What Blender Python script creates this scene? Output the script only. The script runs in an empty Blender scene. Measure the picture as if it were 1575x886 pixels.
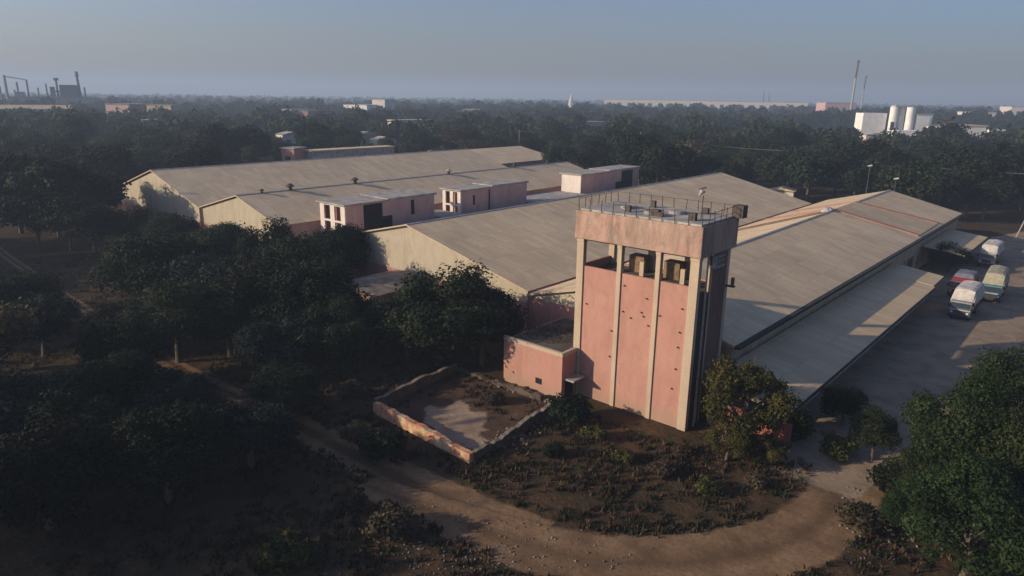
import bpy, math, random
import numpy as np
from mathutils import Vector, Matrix
R = math.radians
random.seed(7); rng = np.random.default_rng(7)
sc = bpy.context.scene
col = sc.collection
# ------------------------------------------------------------------ camera
H = 26.6
F = 1050.0; PW, PH = 1575.0, 886.0
YAW, PITCH, ROLL = R(40.99), R(15.67), R(0.76)
fw = Vector((-math.sin(YAW)*math.cos(PITCH), math.cos(YAW)*math.cos(PITCH), -math.sin(PITCH)))
rt0 = Vector((math.cos(YAW), math.sin(YAW), 0)); up0 = rt0.cross(fw)
rt = rt0*math.cos(ROLL)+up0*math.sin(ROLL); up = up0*math.cos(ROLL)-rt0*math.sin(ROLL)
cam = bpy.data.objects.new('camera', bpy.data.cameras.new('camera')); col.objects.link(cam)
cam.matrix_world = Matrix(((rt.x, up.x, -fw.x, 0), (rt.y, up.y, -fw.y, 0), (rt.z, up.z, -fw.z, H), (0, 0, 0, 1)))
cam.data.sensor_width = 36; cam.data.lens = 24.0
cam.data.clip_start = 0.5; cam.data.clip_end = 60000
sc.camera = cam
def at(px, py, z=0.0):
    """point at height z seen at a photo position (used only to measure where things stand)"""
    v = fw*F+rt*(px-PW/2)-up*(py-PH/2); t = (z-H)/v.z
    return Vector((0, 0, H))+v*t
# ------------------------------------------------------------------ light
SUN_AZ, SUN_EL = 36.5, 19.0       # azimuth the light travels towards, from +Y to +X
sc.view_settings.view_transform = 'Standard'; sc.view_settings.look = 'None'
sc.view_settings.gamma = 1.0; sc.view_settings.use_curve_mapping = False
sc.view_settings.exposure = 0.2
w = bpy.data.worlds.new('World'); sc.world = w; w.use_nodes = True
nt = w.node_tree; nt.nodes.clear()
sky = nt.nodes.new('ShaderNodeTexSky'); sky.sky_type = 'NISHITA'; sky.sun_disc = False
sky.sun_elevation = R(SUN_EL); sky.sun_rotation = R(SUN_AZ+180)
sky.air_density = 1.2; sky.dust_density = 1.6; sky.ozone_density = 4.0; sky.altitude = 200
bg = nt.nodes.new('ShaderNodeBackground'); bg.inputs['Strength'].default_value = 0.074
wo = nt.nodes.new('ShaderNodeOutputWorld')
tint = nt.nodes.new('ShaderNodeMix'); tint.data_type = 'RGBA'; tint.blend_type = 'MULTIPLY'; tint.inputs[0].default_value = 1   # white balance of the sky
tint.inputs[7].default_value = (1.0, .93, 1.06, 1); nt.links.new(sky.outputs[0], tint.inputs[6]); 
# brighter, milkier haze on the sun's side of the sky, clearer away from it and a little duller low down
wtc = nt.nodes.new('ShaderNodeTexCoord'); vd = nt.nodes.new('ShaderNodeVectorMath'); vd.operation = 'DOT_PRODUCT'; vd.inputs[1].default_value = tuple(rt0)
nt.links.new(wtc.outputs['Generated'], vd.inputs[0]); wm = nt.nodes.new('ShaderNodeMapRange'); wm.inputs[1].default_value = -.65; wm.inputs[2].default_value = .65
nt.links.new(vd.outputs['Value'], wm.inputs[0]); wr_ = nt.nodes.new('ShaderNodeValToRGB'); el = wr_.color_ramp.elements; el.new(.5)
for k_, (p_, c_) in enumerate(((0, (.98, .94, .93)), (.5, (.80, .755, .765)), (1, (.54, .58, .64)))): el[k_].position = p_; el[k_].color = (*c_, 1)
nt.links.new(wm.outputs[0], wr_.inputs[0])
wz = nt.nodes.new('ShaderNodeSeparateXYZ'); nt.links.new(wtc.outputs['Generated'], wz.inputs[0]); wzr = nt.nodes.new('ShaderNodeMapRange'); wzr.inputs[2].default_value = .2
wzr.inputs[3].default_value = 1.28; wzr.inputs[4].default_value = 1.9; nt.links.new(wz.outputs[2], wzr.inputs[0])
t2 = nt.nodes.new('ShaderNodeVectorMath'); t2.operation = 'MULTIPLY'; nt.links.new(tint.outputs[2], t2.inputs[0]); nt.links.new(wr_.outputs[0], t2.inputs[1])
t3 = nt.nodes.new('ShaderNodeVectorMath'); t3.operation = 'SCALE'; nt.links.new(t2.outputs[0], t3.inputs[0]); nt.links.new(wzr.outputs[0], t3.inputs['Scale']); nt.links.new(t3.outputs[0], bg.inputs[0]); nt.links.new(bg.outputs[0], wo.inputs[0])
sun = bpy.data.objects.new('sun', bpy.data.lights.new('sun', 'SUN')); col.objects.link(sun)
sun.data.energy = 5.0; sun.data.angle = R(0.6); sun.data.color = (1.0, 0.83, 0.61)
sd = Vector((math.sin(R(SUN_AZ))*math.cos(R(SUN_EL)), math.cos(R(SUN_AZ))*math.cos(R(SUN_EL)), -math.sin(R(SUN_EL))))
sun.rotation_euler = sd.to_track_quat('-Z', 'Y').to_euler(); sun.location = (-60, -60, 120)
sc.cycles.max_bounces = 5; sc.cycles.diffuse_bounces = 3; sc.cycles.transparent_max_bounces = 6
sc.cycles.volume_bounces = 0; sc.cycles.use_denoising = True
sc.cycles.caustics_reflective = False; sc.cycles.caustics_refractive = False

# ------------------------------------------------------------------ materials
def newmat(name):
    m = bpy.data.materials.new(name); m.use_nodes = True
    n = m.node_tree.nodes; l = m.node_tree.links
    b = n['Principled BSDF']; b.inputs['Roughness'].default_value = .85
    b.inputs['Specular IOR Level'].default_value = .25
    return m, n, l, b
def coords(n, l, scale=(1, 1, 1), kind='Object'):
    tc = n.new('ShaderNodeTexCoord'); mp = n.new('ShaderNodeMapping'); mp.inputs['Scale'].default_value = scale
    l.new(tc.outputs[kind], mp.inputs[0]); return mp.outputs[0]
def noise(n, l, vec, scale, detail=5, rough=.6, dist=0):
    t = n.new('ShaderNodeTexNoise'); t.inputs['Scale'].default_value = scale; t.inputs['Detail'].default_value = detail
    t.inputs['Roughness'].default_value = rough; t.inputs['Distortion'].default_value = dist
    l.new(vec, t.inputs['Vector']); return t.outputs['Fac']
def ramp(n, l, fac, stops):
    r = n.new('ShaderNodeValToRGB'); e = r.color_ramp.elements
    while len(e) < len(stops): e.new(.5)
    for k, (p, c) in enumerate(stops):
        e[k].position = p; e[k].color = (c, c, c, 1) if isinstance(c, (int, float)) else (*c, 1)
    l.new(fac, r.inputs[0]); return r.outputs[0]
def mix(n, l, fac, a, b, mode='MIX'):
    m = n.new('ShaderNodeMix'); m.data_type = 'RGBA'; m.blend_type = mode
    for s, v in ((0, fac), (6, a), (7, b)):
        if hasattr(v, 'links') or hasattr(v, 'is_linked'): l.new(v, m.inputs[s])
        elif isinstance(v, (int, float)): m.inputs[s].default_value = v if s == 0 else (v, v, v, 1)
        else: m.inputs[s].default_value = (*v, 1)
    return m.outputs[2]
def bump(n, l, b, fac, strength=.3, dist=.05):
    u = n.new('ShaderNodeBump'); u.inputs['Strength'].default_value = strength; u.inputs['Distance'].default_value = dist
    l.new(fac, u.inputs['Height']); l.new(u.outputs[0], b.inputs['Normal'])
def plain(name, c, c2=None, scale=1.0, rough=.85, stretch=(1, 1, 1), metal=0, bmp=0, lo=.35, hi=.68):
    m, n, l, b = newmat(name); b.inputs['Roughness'].default_value = rough; b.inputs['Metallic'].default_value = metal
    c2 = c2 or tuple(x*.8 for x in c)
    v = coords(n, l, stretch); f = noise(n, l, v, scale)
    l.new(ramp(n, l, f, [(lo, c2), (hi, c)]), b.inputs['Base Color'])
    if bmp: bump(n, l, b, noise(n, l, v, scale*6), bmp)
    return m
def wall_mat(name, base, stain, pale, streak=.55, low=None):
    """painted plaster: blotches, rain streaks running down, worn paler patches"""
    m, n, l, b = newmat(name)
    big = noise(n, l, coords(n, l), .45, 8, .7, .4)
    st = noise(n, l, coords(n, l, (1, 1, .3)), .75, 8, .75, .5)
    fine = noise(n, l, coords(n, l), 7, 4, .6)
    c = mix(n, l, ramp(n, l, big, [(.42, 0), (.7, .55)]), base, pale)
    c = mix(n, l, ramp(n, l, st, [(.44, 0), (.68, streak)]), c, stain)
    c = mix(n, l, ramp(n, l, fine, [(.3, .28), (.6, 0)]), c, stain)
    if low:      # dirt splashed on the lowest part of the wall
        tc = n.new('ShaderNodeTexCoord'); sx = n.new('ShaderNodeSeparateXYZ'); l.new(tc.outputs['Object'], sx.inputs[0])
        ad = n.new('ShaderNodeMath'); ad.operation = 'MULTIPLY_ADD'; l.new(big, ad.inputs[0]); ad.inputs[1].default_value = -1.2
        l.new(sx.outputs[2], ad.inputs[2])
        c = mix(n, l, ramp(n, l, ad.outputs[0], [(-.0, .6), (.9, 0)]), c, low)
    l.new(c, b.inputs['Base Color']); bump(n, l, b, fine, .25, .03)
    return m
def roof_mat(name, base, dark, rust, sheet=(1.05, 3.0), amt=.5, along='Y', strk_amt=.8):
    """old corrugated cement sheets: sheet-to-sheet tone, grime blotches, streaks down the slope"""
    m, n, l, b = newmat(name)
    tc = n.new('ShaderNodeTexCoord')
    mp = n.new('ShaderNodeMapping'); l.new(tc.outputs['Object'], mp.inputs[0])
    if along == 'Y': mp.inputs['Rotation'].default_value = (0, 0, 0)
    bk = n.new('ShaderNodeTexBrick'); l.new(mp.outputs[0], bk.inputs['Vector'])
    bk.inputs['Scale'].default_value = 1.0; bk.inputs['Brick Width'].default_value = sheet[1]; bk.inputs['Row Height'].default_value = sheet[0]
    bk.inputs['Mortar Size'].default_value = .035; bk.inputs['Mortar Smooth'].default_value = .6; bk.offset = 0.0
    bk.inputs['Color1'].default_value = (.43, .43, .43, 1); bk.inputs['Color2'].default_value = (.58, .58, .58, 1)
    bk.inputs['Mortar'].default_value = (.33, .33, .33, 1)
    blot = noise(n, l, coords(n, l, (1, 1, 1)), .16, 7, .62, .5)
    strk = noise(n, l, coords(n, l, (.22, 1.6, 1)), 1.0, 5, .6)
    lng = noise(n, l, coords(n, l, (1.3, .10, 1)), .9, 4, .5)
    fine = noise(n, l, coords(n, l), 3.0, 5, .65)
    c = mix(n, l, ramp(n, l, blot, [(.36, amt), (.6, 0)]), base, dark)
    c = mix(n, l, ramp(n, l, strk, [(.5, 0), (.75, amt*strk_amt)]), c, dark)
    c = mix(n, l, ramp(n, l, lng, [(.55, 0), (.75, amt*.55)]), c, dark)
    c = mix(n, l, ramp(n, l, fine, [(.35, .3), (.5, 0)]), c, dark)
    c = mix(n, l, ramp(n, l, noise(n, l, coords(n, l, (.5, .2, 1)), .35, 6, .7, 1), [(.6, 0), (.8, .45)]), c, rust)
    c = mix(n, l, .6, c, bk.outputs['Color'], 'OVERLAY')
    l.new(c, b.inputs['Base Color'])
    wv = n.new('ShaderNodeTexWave'); wv.bands_direction = 'Y'; wv.inputs['Scale'].default_value = 2.2
    l.new(mp.outputs[0], wv.inputs['Vector'])
    bump(n, l, b, wv.outputs['Fac'], .16, .03)
    return m
M = {}
M['pink'] = wall_mat('pink plaster', (.43, .215, .165), (.22, .125, .095), (.47, .28, .22), .45, low=(.30, .21, .14))
M['pink_dark'] = wall_mat('darker pink wall', (.20, .10, .08), (.09, .06, .05), (.26, .15, .12), .8)  # darker tone of the pink plaster, for the tower's right wall
M['pink_side'] = wall_mat('pink plaster weathered', (.40, .19, .15), (.20, .12, .10), (.46, .28, .22), .6)
M['pink_pale'] = wall_mat('faded pink plaster', (.50, .33, .30), (.30, .20, .18), (.58, .42, .38), .5)
M['tank'] = wall_mat('tank plaster', (.44, .30, .23), (.15, .12, .09), (.48, .21, .165), 1.0)
M['brick_shade'] = plain('shaded dark brick', (.12, .085, .06), (.05, .04, .03), 1.5, bmp=.4)  # shade on the enclosure walls is put into this darker brick colour
M['red_wall'] = wall_mat('dull red wall', (.30, .10, .07), (.13, .06, .045), (.34, .16, .12), .8)
M['cream'] = wall_mat('cream painted concrete', (.44, .35, .25), (.28, .20, .14), (.50, .41, .30), .4)
M['gable'] = wall_mat('cream gable sheets', (.40, .345, .255), (.24, .20, .145), (.45, .39, .30), .55)
M['band'] = wall_mat('yellowish wall band', (.42, .34, .22), (.2, .16, .11), (.5, .42, .28), .7)
M['white'] = wall_mat('dirty whitewash', (.62, .56, .50), (.4, .33, .28), (.7, .64, .58), .5)
M['roof'] = roof_mat('old cement roof sheets', (.66, .50, .305), (.43, .325, .21), (.52, .33, .20))
M['roof_far'] = roof_mat('old cement roof sheets far', (.62, .48, .305), (.40, .31, .20), (.48, .32, .20), amt=.4)
M['roof_new'] = roof_mat('canopy roof sheets', (.54, .41, .25), (.40, .30, .19), (.44, .30, .17), amt=.4, strk_amt=.2)
M['rust'] = plain('rusty capping', (.46, .26, .17), (.36, .16, .10), .9)
M['slab'] = plain('weathered concrete slab', (.42, .40, .37), (.24, .22, .20), .8, bmp=.3)
M['bright'] = plain('bright whitewash', (.80, .78, .74), (.66, .64, .6), .3)
M['slab_pale'] = plain('pale concrete slab', (.42, .39, .35), (.22, .20, .18), .6, bmp=.2)
M['coping'] = plain('mortar coping', (.22, .18, .14), (.12, .09, .07), 1.5)
M['litter'] = plain('leaf litter', (.10, .065, .04), (.035, .025, .015), 1.2)
M['old_sheet'] = plain('grimy old roof sheet', (.26, .21, .17), (.12, .10, .085), .9, bmp=.2)
M['darkslab'] = plain('mossy dark roof', (.12, .10, .08), (.05, .045, .035), .7, bmp=.5)
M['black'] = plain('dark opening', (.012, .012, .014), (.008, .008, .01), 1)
M['gutter'] = plain('dark gutter', (.05, .045, .04), (.03, .03, .03), 1)
M['steel'] = plain('rusty steel', (.10, .075, .06), (.05, .04, .035), 4, .7)
M['pipe'] = plain('pale pipe', (.38, .36, .33), (.24, .22, .2), 3, .5)
M['pipe_dark'] = plain('wire grey', (.13, .13, .13), None, 1)
M['tan'] = plain('brown plaster', (.26, .17, .10), (.13, .085, .055), 1.4)
M['stone'] = plain('grey stones', (.26, .23, .2), (.09, .075, .06), 2, bmp=.4)
M['debris'] = plain('rubble grey', (.40, .36, .32), (.18, .15, .12), 2, bmp=.4)
M['tarp_white'] = plain('white tarpaulin', (.54, .50, .46), (.32, .29, .26), 1.1, .6, bmp=.4)
M['tarp_olive'] = plain('olive tarpaulin', (.34, .32, .23), (.22, .20, .15), 1.2, .7, bmp=.4)
M['tarp_grey'] = plain('blue grey tarpaulin', (.14, .15, .20), (.09, .09, .12), 1.2, .7, bmp=.4)
M['red'] = plain('red paint', (.42, .035, .02), (.28, .03, .02), 2, .45)
M['orange'] = plain('orange paint', (.62, .16, .035), (.40, .10, .03), 2, .5)
M['cabwhite'] = plain('white cab paint', (.38, .38, .38), (.24, .24, .25), 2, .4)
M['cabgrey'] = plain('blue grey cab paint', (.09, .105, .13), (.055, .065, .085), 2, .4)
M['cabnavy'] = plain('dark blue cab paint', (.045, .07, .12), (.03, .045, .08), 2, .4)
M['teal'] = plain('teal cab paint', (.10, .30, .34), (.06, .2, .24), 2, .4)
M['glass'] = plain('windscreen', (.03, .045, .06), (.02, .03, .04), 1, .12)
M['rubber'] = plain('tyre rubber', (.02, .02, .02), None, 3)
M['lampglass'] = plain('headlamp glass', (.6, .6, .55), None, 3, .2)
M['bark'] = plain('bark', (.13, .10, .075), (.07, .055, .04), 3, stretch=(1, 1, .3), bmp=.5)
M['pole'] = plain('concrete pole', (.36, .34, .31), (.24, .22, .2), 1)
def brick_mat():
    m, n, l, b = newmat('weathered brick')
    bk = n.new('ShaderNodeTexBrick'); l.new(coords(n, l, (1, 1, 1)), bk.inputs['Vector'])
    tc = n.new('ShaderNodeTexCoord'); sx = n.new('ShaderNodeSeparateXYZ'); cb = n.new('ShaderNodeCombineXYZ'); ad = n.new('ShaderNodeMath')
    l.new(tc.outputs['Object'], sx.inputs[0]); l.new(sx.outputs[0], ad.inputs[0]); l.new(sx.outputs[1], ad.inputs[1])
    l.new(ad.outputs[0], cb.inputs[0]); l.new(sx.outputs[2], cb.inputs[1]); l.new(cb.outputs[0], bk.inputs['Vector'])
    bk.inputs['Scale'].default_value = 1; bk.inputs['Brick Width'].default_value = .24; bk.inputs['Row Height'].default_value = .085; bk.inputs['Mortar Size'].default_value = .01
    bk.inputs['Color1'].default_value = (.55, .20, .09, 1); bk.inputs['Color2'].default_value = (.36, .14, .07, 1); bk.inputs['Mortar'].default_value = (.35, .27, .2, 1)
    f = noise(n, l, coords(n, l), 1.1, 6, .7)
    c = mix(n, l, ramp(n, l, f, [(.48, 0), (.6, .9)]), bk.outputs['Color'], (.50, .40, .25))
    c = mix(n, l, ramp(n, l, noise(n, l, coords(n, l), 2.3, 5, .7), [(.5, 0), (.75, .8)]), c, (.16, .11, .08))
    l.new(c, b.inputs['Base Color']); bump(n, l, b, f, .5, .05)
    return m
M['brick'] = brick_mat()
def ground_mat():
    m, n, l, b = newmat('scrub soil'); b.inputs['Specular IOR Level'].default_value = .05
    v = coords(n, l)
    a = noise(n, l, v, .06, 8, .65, .6); f = noise(n, l, v, .5, 8, .7); g = noise(n, l, v, 4.5, 6, .7)
    c = ramp(n, l, a, [(.35, (.05, .034, .02)), (.5, (.10, .055, .03)), (.66, (.15, .083, .042))])
    c = mix(n, l, ramp(n, l, f, [(.42, .8), (.56, 0)]), c, (.04, .036, .02))
    c = mix(n, l, ramp(n, l, f, [(.58, 0), (.74, .6)]), c, (.14, .095, .06))
    c = mix(n, l, ramp(n, l, g, [(.45, .6), (.6, 0)]), c, (.035, .03, .018))
    l.new(c, b.inputs['Base Color']); bump(n, l, b, f, .8, .5)
    return m
M['ground'] = ground_mat()
def track_mat(name, pale, mid, dark, soft=True):
    """worn earth; an 'edge' attribute (0 at the rim, 1 inside) breaks the rim up with noise"""
    m, n, l, b = newmat(name); b.inputs['Specular IOR Level'].default_value = .05
    v = coords(n, l)
    f = noise(n, l, v, .35, 8, .65); g = noise(n, l, v, 3.2, 9, .75)
    c = ramp(n, l, f, [(.35, dark), (.5, mid), (.68, pale)])
    c = mix(n, l, ramp(n, l, g, [(.36, .75), (.56, 0)]), c, dark)
    c = mix(n, l, ramp(n, l, noise(n, l, v, 9, 6, .7), [(.55, 0), (.75, .5)]), c, pale)
    at_ = n.new('ShaderNodeAttribute'); at_.attribute_name = 'rut'
    c = mix(n, l, ramp(n, l, at_.outputs['Fac'], [(.0, 0), (.9, .85)]), c, tuple(x*.55 for x in dark))
    l.new(c, b.inputs['Base Color']); bump(n, l, b, f, .6, .2)
    if soft:
        e = n.new('ShaderNodeAttribute'); e.attribute_name = 'edge'
        mx = n.new('ShaderNodeMath'); mx.operation = 'MULTIPLY_ADD'; mx.inputs[1].default_value = 1.6
        h = n.new('ShaderNodeMath'); h.operation = 'MULTIPLY_ADD'; h.inputs[1].default_value = 1.8; h.inputs[2].default_value = -1.25
        l.new(noise(n, l, v, .9, 7, .7), h.inputs[0]); l.new(e.outputs['Fac'], mx.inputs[0]); l.new(h.outputs[0], mx.inputs[2])
        al = ramp(n, l, mx.outputs[0], [(.15, 0), (.6, 1)])
        l.new(al, b.inputs['Alpha'])
    return m
M['track'] = track_mat('worn dirt track', (.27, .175, .10), (.20, .125, .07), (.12, .075, .042))
M['yard'] = track_mat('dusty yard', (.36, .27, .18), (.28, .21, .145), (.18, .14, .10))
M['patch'] = track_mat('pale concrete floor', (.36, .27, .195), (.31, .23, .165), (.20, .14, .10))
def leaf_mat(name, c1, c2, c3):
    lo, hi = (.95, 1.2) if name.startswith(('fresh', 'yellow')) else (.5, 1.6)
    m, n, l, b = newmat(name); b.inputs['Roughness'].default_value = .75; b.inputs['Specular IOR Level'].default_value = .15
    a = n.new('ShaderNodeAttribute'); a.attribute_name = 'tone'
    c = ramp(n, l, a.outputs['Fac'], [(.0, c1), (.55, c2), (1., c3)])
    oi = n.new('ShaderNodeObjectInfo')
    hs = n.new('ShaderNodeHueSaturation'); l.new(c, hs.inputs['Color'])
    v = n.new('ShaderNodeMapRange'); v.inputs[3].default_value = lo; v.inputs[4].default_value = hi; l.new(oi.outputs['Random'], v.inputs[0]); l.new(v.outputs[0], hs.inputs['Value'])
    hh = n.new('ShaderNodeMath'); hh.operation = 'MULTIPLY'; hh.inputs[1].default_value = 7.31; l.new(oi.outputs['Random'], hh.inputs[0])
    fr = n.new('ShaderNodeMath'); fr.operation = 'FRACT'; l.new(hh.outputs[0], fr.inputs[0])
    hm = n.new('ShaderNodeMapRange'); hm.inputs[3].default_value = .475; hm.inputs[4].default_value = .525; l.new(fr.outputs[0], hm.inputs[0]); l.new(hm.outputs[0], hs.inputs['Hue'])
    l.new(hs.outputs[0], b.inputs['Base Color'])
    tr = n.new('ShaderNodeBsdfTranslucent'); l.new(hs.outputs[0], tr.inputs['Color'])
    ms = n.new('ShaderNodeMixShader'); ms.inputs[0].default_value = .22
    out = n['Material Output']; l.new(b.outputs[0], ms.inputs[1]); l.new(tr.outputs[0], ms.inputs[2]); l.new(ms.outputs[0], out.inputs['Surface'])
    return m
M['leaf'] = leaf_mat('dark leaves', (0.0060, 0.0108, 0.0048), (0.0126, 0.0198, 0.0078), (0.0252, 0.0330, 0.0114))
M['leaf_far'] = leaf_mat('wood leaves', (0.0072, 0.0126, 0.0066), (0.0150, 0.0228, 0.0114), (0.0288, 0.0348, 0.0144))
M['leaf_green'] = leaf_mat('wood green leaves', (0.0104, 0.0195, 0.0065), (0.0234, 0.0377, 0.0117), (0.0455, 0.0585, 0.0195))
M['leaf_bright'] = leaf_mat('fresh leaves', (0.0081, 0.0150, 0.0046), (0.0197, 0.0347, 0.0092), (0.0434, 0.0607, 0.0173))
M['leaf_yellow'] = leaf_mat('yellowing leaves', (.018, .024, .007), (.048, .053, .014), (.13, .105, .02))
M['leaf_blue'] = leaf_mat('grey green leaves', (0.0074, 0.0130, 0.0093), (0.0161, 0.0254, 0.0186), (0.0341, 0.0477, 0.0341))
M['leaf_brown'] = leaf_mat('dry brown leaves', (0.0338, 0.0263, 0.0165), (0.0600, 0.0450, 0.0285), (0.0900, 0.0675, 0.0413))
M['grass'] = leaf_mat('dry grass', (.03, .022, .012), (.065, .043, .023), (.12, .08, .04))

# ------------------------------------------------------------------ mesh helpers
class MB:
    def __init__(s): s.v = []; s.f = []
    def box(s, x0, x1, y0, y1, z0, z1):
        k = len(s.v)
        s.v += [(x, y, z) for z in (z0, z1) for x, y in ((x0, y0), (x1, y0), (x1, y1), (x0, y1))]
        s.f += [tuple(k+i for i in q) for q in ((3, 2, 1, 0), (4, 5, 6, 7), (0, 1, 5, 4), (1, 2, 6, 5), (2, 3, 7, 6), (3, 0, 4, 7))]
        return s
    def quad(s, a, b, c, d, t=.06):
        """a slab: quad with thickness t below it"""
        a, b, c, d = map(Vector, (a, b, c, d)); nrm = (b-a).cross(d-a).normalized()*t; k = len(s.v)
        if nrm.z < 0: nrm = -nrm
        s.v += [tuple(p) for p in (a, b, c, d)]+[tuple(p-nrm) for p in (a, b, c, d)]
        s.f += [tuple(k+i for i in q) for q in ((0, 1, 2, 3), (7, 6, 5, 4), (0, 4, 5, 1), (1, 5, 6, 2), (2, 6, 7, 3), (3, 7, 4, 0))]
        return s
    def prism(s, pts, y0, y1):
        """polygon in XZ extruded along Y"""
        k = len(s.v); n = len(pts)
        s.v += [(x, y0, z) for x, z in pts]+[(x, y1, z) for x, z in pts]
        s.f += [tuple(k+i for i in range(n)), tuple(k+n+i for i in reversed(range(n)))]
        s.f += [(k+i, k+n+i, k+n+(i+1) % n, k+(i+1) % n) for i in range(n)]
        return s
    def tube(s, a, b, r, r2=None, n=8):
        a, b = Vector(a), Vector(b); r2 = r if r2 is None else r2
        d = (b-a).normalized(); u = d.orthogonal().normalized(); w_ = d.cross(u); k = len(s.v)
        for p, rr in ((a, r), (b, r2)):
            for i in range(n):
                t = 2*math.pi*i/n; s.v.append(tuple(p+(u*math.cos(t)+w_*math.sin(t))*rr))
        s.f += [(k+i, k+(i+1) % n, k+n+(i+1) % n, k+n+i) for i in range(n)]
        s.f += [tuple(k+i for i in reversed(range(n))), tuple(k+n+i for i in range(n))]
        return s
    def build(s, name, mat, parent=None, bevel=0, smooth=False):
        me = bpy.data.meshes.new(name); me.from_pydata(s.v, [], s.f); me.materials.append(mat)
        import bmesh
        bm = bmesh.new(); bm.from_mesh(me); bmesh.ops.recalc_face_normals(bm, faces=bm.faces); bm.to_mesh(me); bm.free()
        if smooth: me.polygons.foreach_set('use_smooth', [True]*len(me.polygons))
        o = bpy.data.objects.new(name, me); col.objects.link(o)
        if parent is not None: o.parent = parent
        if bevel:
            b = o.modifiers.new('bevel', 'BEVEL'); b.width = bevel; b.segments = 2
        return o
def tag(o, label=None, cat=None, group=None, kind=None):
    if label: o['label'] = label
    if cat: o['category'] = cat
    if group: o['group'] = group
    if kind: o['kind'] = kind
    return o
def empty(name, loc, label, cat, group=None, rz=0):
    o = bpy.data.objects.new(name, None); col.objects.link(o); o.location = loc; o.rotation_euler = (0, 0, rz)
    o.empty_display_size = .5
    return tag(o, label, cat, group)
def npmesh(name, V, Fq, mat, attrs=None, parent=None):
    """mesh from numpy arrays of vertices and quads"""
    me = bpy.data.meshes.new(name); nv, nf = len(V), len(Fq); k = Fq.shape[1]
    me.vertices.add(nv); me.vertices.foreach_set('co', np.ascontiguousarray(V, np.float32).ravel())
    me.loops.add(nf*k); me.loops.foreach_set('vertex_index', np.ascontiguousarray(Fq, np.int32).ravel())
    me.polygons.add(nf); me.polygons.foreach_set('loop_start', np.arange(0, nf*k, k, dtype=np.int32))
    me.polygons.foreach_set('loop_total', np.full(nf, k, np.int32))
    for nm, dom, arr in (attrs or []):
        a = me.attributes.new(nm, 'FLOAT', dom); a.data.foreach_set('value', np.ascontiguousarray(arr, np.float32))
    me.update(calc_edges=True); me.validate(); me.materials.append(mat)
    if name is None: return me
    o = bpy.data.objects.new(name, me); col.objects.link(o)
    if parent is not None: o.parent = parent
    return o

# ------------------------------------------------------------------ ground, tracks, yard, haze
def plane(name, size, z, mat):
    n = 1; V = np.array([(-size, -size, z), (size, -size, z), (size, size, z), (-size, size, z)], float)
    return npmesh(name, V, np.array([[0, 1, 2, 3]]), mat)
tag(plane('ground', 6500, 0, M['ground']), kind='structure')
HZ = MB().box(-6700, 6700, -6700, 6700, -1.0, 112.0).build('haze', None or M['black'])
hm, n_, l_, b_ = newmat('haze air'); n_.remove(b_)
pv = n_.new('ShaderNodeVolumePrincipled'); pv.inputs['Color'].default_value = (.56, .71, .90, 1)
pv.inputs['Density'].default_value = .00048; pv.inputs['Anisotropy'].default_value = .1
l_.new(pv.outputs[0], n_['Material Output'].inputs['Volume'])
HZ.data.materials.clear(); HZ.data.materials.append(hm); tag(HZ, 'thin blue haze over the plain', None, None, 'stuff')

def ribbon(name, pts, widths, mat, z, rut=True, nx=14, step=1.2):
    P = [Vector((x, y, 0)) for x, y in pts]
    # Catmull-Rom through the points
    S = []; Wd = []
    for i in range(len(P)-1):
        p0, p1, p2, p3 = P[max(i-1, 0)], P[i], P[i+1], P[min(i+2, len(P)-1)]
        m = max(2, int((p2-p1).length/step))
        for k in range(m):
            t = k/m
            S.append(.5*((2*p1)+(p2-p0)*t+(2*p0-5*p1+4*p2-p3)*t*t+(3*p1-p0-3*p2+p3)*t**3)); Wd.append(widths[i]*(1-t)+widths[i+1]*t)
    V = []; E_ = []; Rt = []
    for i, p in enumerate(S):
        d = (S[min(i+1, len(S)-1)]-S[max(i-1, 0)]).normalized(); nrm = Vector((-d.y, d.x, 0))
        for j in range(nx+1):
            u = j/nx*2-1; q = p+nrm*u*Wd[i]/2; V.append((q.x, q.y, z)); E_.append(min(1, (1-abs(u))*2.4))
            Rt.append(.55*math.exp(-((abs(u))/.16)**4) if rut == .5 else math.exp(-((abs(u))/.26)**4)*max(0, min(1, (-24-p.x)/8)))
    nr = nx+1; Fq = [(i*nr+j, i*nr+j+1, (i+1)*nr+j+1, (i+1)*nr+j) for i in range(len(S)-1) for j in range(nx)]
    return tag(npmesh(name, np.array(V), np.array(Fq), mat, [('edge', 'POINT', E_), ('rut', 'POINT', Rt)]), kind='structure')
ribbon('dirt_track', [(-300, 30), (-180, 30), (-132, 28), (-105, 27), (-86, 26.4), (-65, 26.2), (-52, 27), (-44, 27.4), (-38, 27.6), (-29.6, 28), (-22, 28.6)], [1.8, 1.8, 1.9, 1.9, 2.0, 2.6, 3.6, 4.0, 4.4, 5.5, 6.5], M['track'], .010)
ribbon('road', [(-36, 25.5), (-29, 26.8), (-24, 27.8), (-19.5, 29.4), (-16, 32), (-13, 35.5), (-10.8, 40), (-10.0, 46), (-10.4, 52), (-10.6, 58), (-10, 66)], [2.5, 4.6, 5.8, 6.4, 6.8, 6.8, 6.2, 5.6, 6.2, 8, 9], M['track'], .016, rut=0.5)
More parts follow.
